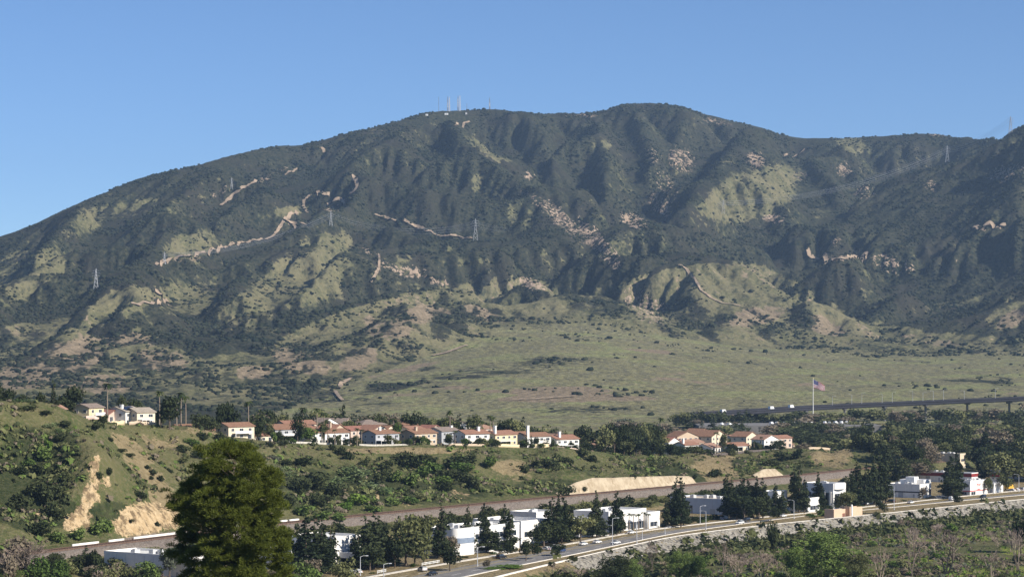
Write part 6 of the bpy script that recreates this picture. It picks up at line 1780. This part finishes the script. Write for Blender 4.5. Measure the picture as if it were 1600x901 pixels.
# named bushes on the bluff: (kind, px, py of foot, width px, height px)
BL = [('dark',519,706,14,14),('dark',534,712,24,20),('dark',546,720,20,18),('dark',568,728,22,14),('dark',424,700,12,9),('dark',443,699,20,13),('green',764,733,34,22),('dark',598,755,28,26),('dark',220,786,20,18),('dark',553,736,26,14),('dark',575,742,22,12),('dark',490,762,60,34),('dark',520,775,40,28),('dark',470,772,40,30),('dark',450,790,40,26),('dark',500,792,40,22),('olive',430,770,30,20),('dark',700,752,34,22),('dark',720,756,36,26),('dark',740,762,30,22),('dark',694,768,30,22),('dark',820,738,22,16),('dark',860,732,28,18),('dark',885,726,22,16),('dark',912,716,26,16),('dark',924,722,20,14),('dark',836,730,20,14),('dark',886,776,26,20),('dark',866,790,0,0),
 ('dark',912,770,12,12),('dark',988,752,12,14),('dark',958,752,8,7),('dark',1115,745,24,18),('dark',1085,750,10,10),('dark',1010,748,8,8),('dark',1226,720,30,16),('dark',1245,716,24,18),('dark',1205,728,26,14),('dark',470,728,40,18),('dark',446,728,30,14),('grey',430,722,24,12),('dark',645,735,40,26),('dark',625,728,36,24),('dark',605,735,26,20),('green',660,748,40,24),('green',640,758,36,22),('green',615,752,30,20),('green',680,740,40,22),('dark',665,722,46,16),('dark',710,728,44,22),('green',725,738,40,20),('dark',736,722,26,18),('green',690,756,36,18),('bright',560,790,40,22),('bright',540,798,30,18),('green',470,806,40,20),('green',500,812,44,18),('green',585,800,36,14),('green',530,812,34,14),('green',615,790,34,16),('green',640,788,30,16),('olive',660,782,30,14),('dark',230,732,14,9),('dark',240,742,16,11),('dark',252,752,16,12),('dark',236,750,12,9),('dark',188,706,22,8),('dark',200,714,22,8),('dark',173,690,14,8),('dark',266,738,14,8),
 ('green',70,722,34,26),('bright',78,706,20,18),('green',45,730,26,18),('dark',60,742,30,22),('dark',92,690,30,14),('dark',30,745,30,18),('dark',50,775,40,30),('dark',70,790,40,34),('dark',90,780,28,26),('dark',105,760,20,20),('dark',30,800,44,34),('dark',88,812,34,30),('green',120,842,36,22),('green',150,840,34,24),('green',168,830,30,26),('green',88,846,36,22),('dark',60,838,40,30),('dark',170,745,14,16),('dark',156,762,14,16),('dark',246,828,12,10),('dark',204,818,12,8),('dark',100,668,30,12),('dark',72,650,26,8),('dark',40,640,36,8),
 ('dark',150,676,24,18),('dark',160,660,20,16),('dark',345,688,24,14),('dark',362,694,30,14),('dark',385,696,26,12),('dark',318,690,24,16),('dark',334,700,22,12),('green',300,700,24,14),('dark',284,706,30,16),('dark',310,716,26,14),('olive',290,722,24,12),('dark',955,724,0,0)]
cnt = {}
for i, (k, px, py, w, h) in enumerate(BL):
    if w == 0: continue
    x, y, z = hit(px, py)
    desc = {'dark': 'dark rounded shrub', 'green': 'green leafy shrub', 'bright': 'bright green shrub', 'olive': 'olive shrub', 'grey': 'grey green shrub'}[k]
    where = 'on the left hillside' if px < 270 else ('below the hilltop gardens' if px < 400 else ('on the bluff below the terrace houses' if px < 800 else ('on the bluff above the retaining wall' if px < 1130 else 'on the bluff below the lower neighbourhood')))
    cnt[(desc, where)] = cnt.get((desc, where), 0) + 1
    plant('bush_' + k, x, y, z - .3, h * y / F * 1.1, w * y / F * 1.05, (('large ' if w > 32 else ('small ' if w < 16 else '')) + desc + (' high' if py < np.interp(px, [0, 300, 800, 1300], [690, 715, 728, 722]) else (' low' if py > np.interp(px, [0, 300, 800, 1300], [800, 780, 762, 745]) else ' halfway down')) + ' on the bluff ' + near_mark(MARKS_T, px)).replace(' rounded', ''), f'{desc}s {where}')
# prickly pear thickets
for i, (px, py, w, h) in enumerate([(82,668,26,12),(70,672,20,10),(95,676,24,12),(30,628,30,8),(50,632,24,8),(108,676,20,8),(120,682,18,8),(445,745,50,24),(425,752,36,18),(540,745,60,20),(560,752,60,24),(580,765,50,20),(530,760,50,22),(600,772,40,16)]):
    x, y, z = hit(px, py); plant('cactus', x, y, z - .2, h * y / F, w * y / F, ('wide ' if w > 45 else ('low ' if h < 11 else '')) + 'pale prickly pear thicket ' + ('at the far left of the hilltop' if px < 60 else 'on the crest of the left hill' if px < 200 else 'on the bluff ' + near_mark(MARKS_T, px)), 'prickly pear thickets ' + ('on the hilltop' if px < 200 else 'on the bluff'))
# rail-side dark bushes
D = resample(offset(Rs, 15), 5); D = clip_u(D, 60, 1180)
for i, p in enumerate(D):
    if rnd.random() < .12: continue
    o = rnd.uniform(-3, 6); x, y = p[0] + o * .8, p[1] - o * .58
    plant('bush_dark' if rnd.random() < .75 else 'bush_olive', x, y, gz(x, y) - .3, rnd.uniform(3.4, 6.2), rnd.uniform(6, 10), 'dark bush beside the railway ' + near_mark(MARKS_R, 800 + F * x / y), 'bushes between the railway and the buildings')
for i in range(22):
    px = rnd.uniform(1000, 1330); k = int(np.argmin(abs(usd(Rs) - px))); o = rnd.uniform(12, 30); x, y = Rs[k][0] + o * .8, Rs[k][1] - o * .58
    plant('bush_dark', x, y, gz(x, y) - .3, rnd.uniform(2.5, 5), rnd.uniform(4, 8), 'dark bush beside the railway ' + near_mark(MARKS_R, 800 + F * x / y), 'bushes between the railway and the buildings')
# hedges of the business park
for i, px in enumerate(range(1064, 1132, 8)):
    Y = 301120 / (float(np.interp(px, [1064, 1132], [818, 812])) - 540) + 5; x, y = at(px, Y); plant('bush_dark', x, y, -.1, 3.4, 4.4, 'clipped dark hedge bush in front of the grey blue building', 'hedge in front of the grey blue building')
for px, py, w, h in ((1285,806,26,16),(1294,800,26,14),(1270,808,14,9),(1310,792,30,8),(1330,790,26,7),(1265,806,12,8)):
    Y = 301120 / (py - 540); x, y = at(px, Y); plant('bush_green' if px < 1290 else 'bush_dark', x, y, -.2, h * Y / F, w * Y / F, 'green bush around the peach block enclosure', 'bushes around the peach enclosure')
VRG = resample(offset(K00, -6), 9); VRG = clip_u(VRG, 560, 1560)
for i, p in enumerate(VRG):
    if rnd.random() < .35: continue
    x, y = p[0] + rnd.uniform(-2, 2), p[1] + rnd.uniform(-1, 3); plant(rnd.choice(['bush_dark', 'bush_olive', 'bush_green']), x, y, -.1, rnd.uniform(1.0, 2.2), rnd.uniform(2.2, 4.2), 'low verge shrub beside the far pavement ' + near_mark(MARKS_R, 800 + F * x / y).replace('behind', 'by'), 'low shrubs of the far verge')

# river vegetation
def scrub_sheet(name, N, region, r0, r1, cols, flat=.75, seed=1):
    """small plants nobody could count: one object of leaf clumps"""
    g = np.random.default_rng(seed); x, y = region(g, N)
    z = ground(x, y); n = len(x); r = r0 + (r1 - r0) * g.random(n) ** 1.6
    m = 9; c = np.repeat(np.stack([x, y, z], 1), m, 0); R = np.repeat(r, m)[:, None]
    d = g.normal(size=(n * m, 3)); d /= np.linalg.norm(d, axis=1)[:, None]; d[:, 2] = abs(d[:, 2])
    p = c + d * R * np.array([1, 1, flat]) * .8
    a = np.cross(d + .6 * g.normal(size=d.shape), g.normal(size=d.shape)); a /= np.linalg.norm(a, axis=1)[:, None]; b = np.cross(d, a)
    s = R * (.35 + .35 * g.random((n * m, 1)))
    V = np.stack([p - a * s, p - b * s * .7, p + a * s, p + b * s * .7], 1).reshape(-1, 3)
    mi = np.repeat(g.integers(0, len(cols), n), m)
    tag(link(name, np_mesh(name, V, np.arange(len(V)).reshape(-1, 4), [LM[k] for k in cols], mi)), kind='stuff')
def reg_bluff(g, N):
    u = g.uniform(-20, 1340, N); t = g.random(N)
    uT = usd(Ts); uC = usd(Cs); tx = np.interp(u, uT, Ts[:, 0]); ty = np.interp(u, uT, Ts[:, 1]); cx = np.interp(u, uC, Cs[:, 0]); cy = np.interp(u, uC, Cs[:, 1])
    x = tx + (cx - tx) * t; y = ty + (cy - ty) * t
    i = np.clip(((x - gxn[0]) / 2.2).astype(int), 0, len(gxn) - 1); j = np.clip(((y - gyn[0]) / 2.2).astype(int), 0, len(gyn) - 1)
    c = covn[j, i]; cl = fbm(x, y, 14, 3)
    k = g.random(N) < (.10 + .9 * np.clip(c[:, 0], 0, 1)) * sstep(.34, .6, cl) * (c[:, 2] < .3) * (1 - .6 * np.clip(c[:, 1], 0, 1))
    return x[k], y[k]
scrub_sheet('bluff_scrub', 24000, reg_bluff, .4, 2.3, ['dark', 'dark', 'olive', 'green', 'olive', 'brown'], .7, 3)
def reg_river(g, N):
    y = g.uniform(690, 1330, N); u = g.uniform(560, 1640, N); x = (u - 800) * y / F
    d = sdist(extend(offset(Ws, 13)), x, y)[0]
    cl = fbm(x, y, 26, 4); k = (d > 0) & (g.random(N) < sstep(.38, .58, cl) * .95 + .06); return x[k], y[k]
scrub_sheet('riverbed_scrub', 40000, reg_river, .4, 1.8, ['olive', 'green', 'brown', 'brown', 'bright', 'olive', 'grey'], .8, 4)
def reg_tall(g, N):
    D_ = resample(offset(Ws, 20), 1.0); k = g.integers(0, len(D_), N); o = g.normal(0, 6, N); return D_[k, 0] + o * .8, D_[k, 1] - o * .58
scrub_sheet('reed_belt', 9000, reg_tall, 1.0, 3.0, ['olive', 'dark', 'olive'], 1.3, 6)
lab = {'bare': 'bare brown riverbed tree', 'olive': 'olive green riverbed tree', 'green': 'green riverbed tree', 'dark': 'dark green riverbed tree', 'bush_green': 'green riverbed bush', 'bush_olive': 'olive riverbed bush', 'bush_dark': 'dark riverbed bush', 'bush_bright': 'bright green riverbed bush', 'bush_brown': 'brown riverbed bush', 'brown': 'brownish riverbed tree'}
ex = [('green',1292,822,128,868,'biggest green tree at the bottom right, full rounded crown'),('green',1250,850,60,862,'green tree merging with the left of the biggest one'),('olive',1335,858,60,860,'olive tree at the right foot of the biggest green tree'),('dark',958,862,66,860,'dark topped green tree at the bottom centre'),('green',985,868,50,866,'green tree right of the dark topped one at the bottom centre'),('green',1062,856,50,878,'leafy green tree right of the pale apron gap'),('green',1090,862,46,874,'second leafy green tree right of the pale apron gap'),
      ('dark',1208,802,20,940,'small dark tree on the embankment edge above the river'),('bare',1019,826,26,905,'slender bare tree standing alone at the near verge'),('bare',1425,802,56,900,'pale bare tree in the riverbed'),('bare',1480,812,84,905,'broad pinkish bare tree in the riverbed'),('bare',1375,842,60,880,'bare tree at the lower edge, left of the middle of the riverbed'),('bare',1150,850,60,890,'bare brown thicket tree below the apron'),('bare',1190,845,50,885,'bare brown tree left of the biggest green tree'),('bare',870,872,60,868,'bare brown thicket at the bottom left of centre'),('bare',905,876,50,866,'second bare thicket at the bottom centre'),('bare',1590,810,60,920,'bare brown tree at the right edge of the riverbed'),('bare',1130,832,46,905,'grey bare tree in front of the riprap'),('bare',1550,845,50,880,'bare bush tree at the lower right'),('dark',1595,800,40,1000,'dark bush tree at the right edge by the meadow'),
      ('brown',30,832,70,800,'brown leafless thicket tree at the bottom left corner'),('bare',48,822,76,795,'big brown bare tree at the bottom left corner'),('bare',10,850,60,790,'bare tree cut by the left edge at the bottom'),('green',10,880,50,780,'green bush tree at the bottom left edge'),('dark',90,858,44,800,'dark green tree right of the brown thicket'),('olive',200,876,0,0,''),('bare',230,880,70,790,'bare reddish bush below the warehouse'),('olive',738,886,44,868,'green bush at the bottom next to the dirt patch'),('bright',775,884,50,866,'bright green bush at the bottom of the road bend'),('bright',800,880,50,868,'second bright green bush at the bottom of the road bend'),('olive',468,893,40,860,'olive bush at the bottom left of the dark canopy')]
ex = [(('big_' + e[0]) if e[0] in ('green', 'olive', 'dark') and e[3] >= 44 else e[0],) + e[1:] for e in ex]
for kind, px, top, w, Y, l in ex:
    if not w: continue
    x, y = at(px, Y); z = gz(x, y) if Y > 700 else -6; h = CZ + (HY - top) * Y / F - z
    plant(kind, x, y, z - .2, h, w * Y / F, l)
g = random.Random(22)
for i in range(34):
    px = g.uniform(-15, 250) if i < 27 else g.uniform(400, 560); top = g.uniform(862, 884) - (12 if px < 90 else 0); Y = g.uniform(765, 815); x, y = at(px, Y); k = g.choice(['dark', 'olive', 'brown', 'green', 'bare', 'dark', 'brown'])
    z = min(gz(x, y), 3.0); h = CZ + (HY - top) * Y / F - z
    if 100 < px < 260 and top < 872: h -= 2.5
    plant(k, x, y, gz(x, y) - .3, max(h, 3), g.uniform(7, 12), {'dark': 'dark', 'olive': 'olive', 'brown': 'brown', 'green': 'green', 'bare': 'bare'}[k] + ' tree of the thicket at the bottom ' + ('left corner' if px < 100 else ('edge left of the warehouse' if px < 250 else 'edge right of the big pine')), 'thicket trees at the bottom left')
g = random.Random(21)
for i in range(230):
    Y = g.uniform(800, 1200); px = g.uniform(880, 1620) if Y > 880 else g.uniform(820, 1620); x, y = at(px, Y)
    d = float(sdist(extend(offset(Ws, 16)), np.array([x]), np.array([y]))[0][0])
    if d < 2: continue
    k = g.choice(['bare','bare','bare','bare','bush_green','bush_olive','bush_brown','bush_brown','bush_bright','bush_olive'])
    h = g.uniform(2.0, 5.5) * (1.3 if k == 'bare' else 1); w = h * g.uniform(1.1, 1.7)
    zf = -6.2; vt = HY - (zf + h - CZ) * F / Y
    plant(k, x, y, zf, h, w, (('tall ' if h > 5 else ('low ' if h < 3 else '')) + lab[k] + (' close to the embankment' if d < 35 else (' out in the riverbed' if d < 90 else ' far out in the riverbed')) + ' ' + near_mark(MARKS_V, px)).replace(' riverbed tree', ' tree').replace(' riverbed bush', ' bush'), lab[k] + 's')
# ------------------------------------------------------------------ beyond 300 of a kind, the smallest in view become one mass of growth
def thin_out(base, limit, name):
    bpy.context.view_layer.update()
    obs = [o for o in C.objects if o.parent is None and o.name.split('.')[0] == base]
    obs.sort(key=lambda o: o.scale.z * o.scale.x / max(o.location.y, 1) ** 2)
    extra = obs[:max(0, len(obs) - limit)]
    if not extra: return
    VV, FF, MI, mats, off = [], [], [], [], 0
    for o in extra:
        me = o.data or [c for c in o.children if c.name.startswith('crown')][0].data
        v = np.empty(len(me.vertices) * 3); me.vertices.foreach_get('co', v); v = v.reshape(-1, 3)
        M = np.array(o.matrix_world); VV.append(v @ M[:3, :3].T + M[:3, 3])
        m = me.materials[0]
        if m not in mats: mats.append(m)
        FF.append(np.arange(len(v)).reshape(-1, 4) + off); off += len(v); MI += [mats.index(m)] * (len(v) // 4)
        for c in list(o.children): bpy.data.objects.remove(c)
        bpy.data.objects.remove(o)
    tag(link(name, np_mesh(name, np.concatenate(VV), np.concatenate(FF), mats, MI)), kind='stuff')
thin_out('shrub', 296, 'low_growth')
thin_out('broadleaf_tree', 296, 'wood_fill')
# ------------------------------------------------------------------ the air between here and the mountain
def haze():
    mb = MB(); mb.box(-3200, 3600, -900, 9200, -60, 790)
    m = bpy.data.materials.new('haze'); m.use_nodes = True
    t = m.node_tree
    for n in list(t.nodes):
        if n.type != 'OUTPUT_MATERIAL': t.nodes.remove(n)
    out = [n for n in t.nodes if n.type == 'OUTPUT_MATERIAL'][0]
    v = t.nodes.new('ShaderNodeVolumePrincipled')
    v.inputs['Color'].default_value = (.50, .72, 1.0, 1)
    v.inputs['Density'].default_value = HAZE
    v.inputs['Anisotropy'].default_value = 0.2
    t.links.new(v.outputs[0], out.inputs['Volume'])
    tag(mb.build('haze', m), kind='stuff')
HAZE = 4.2e-5
haze()
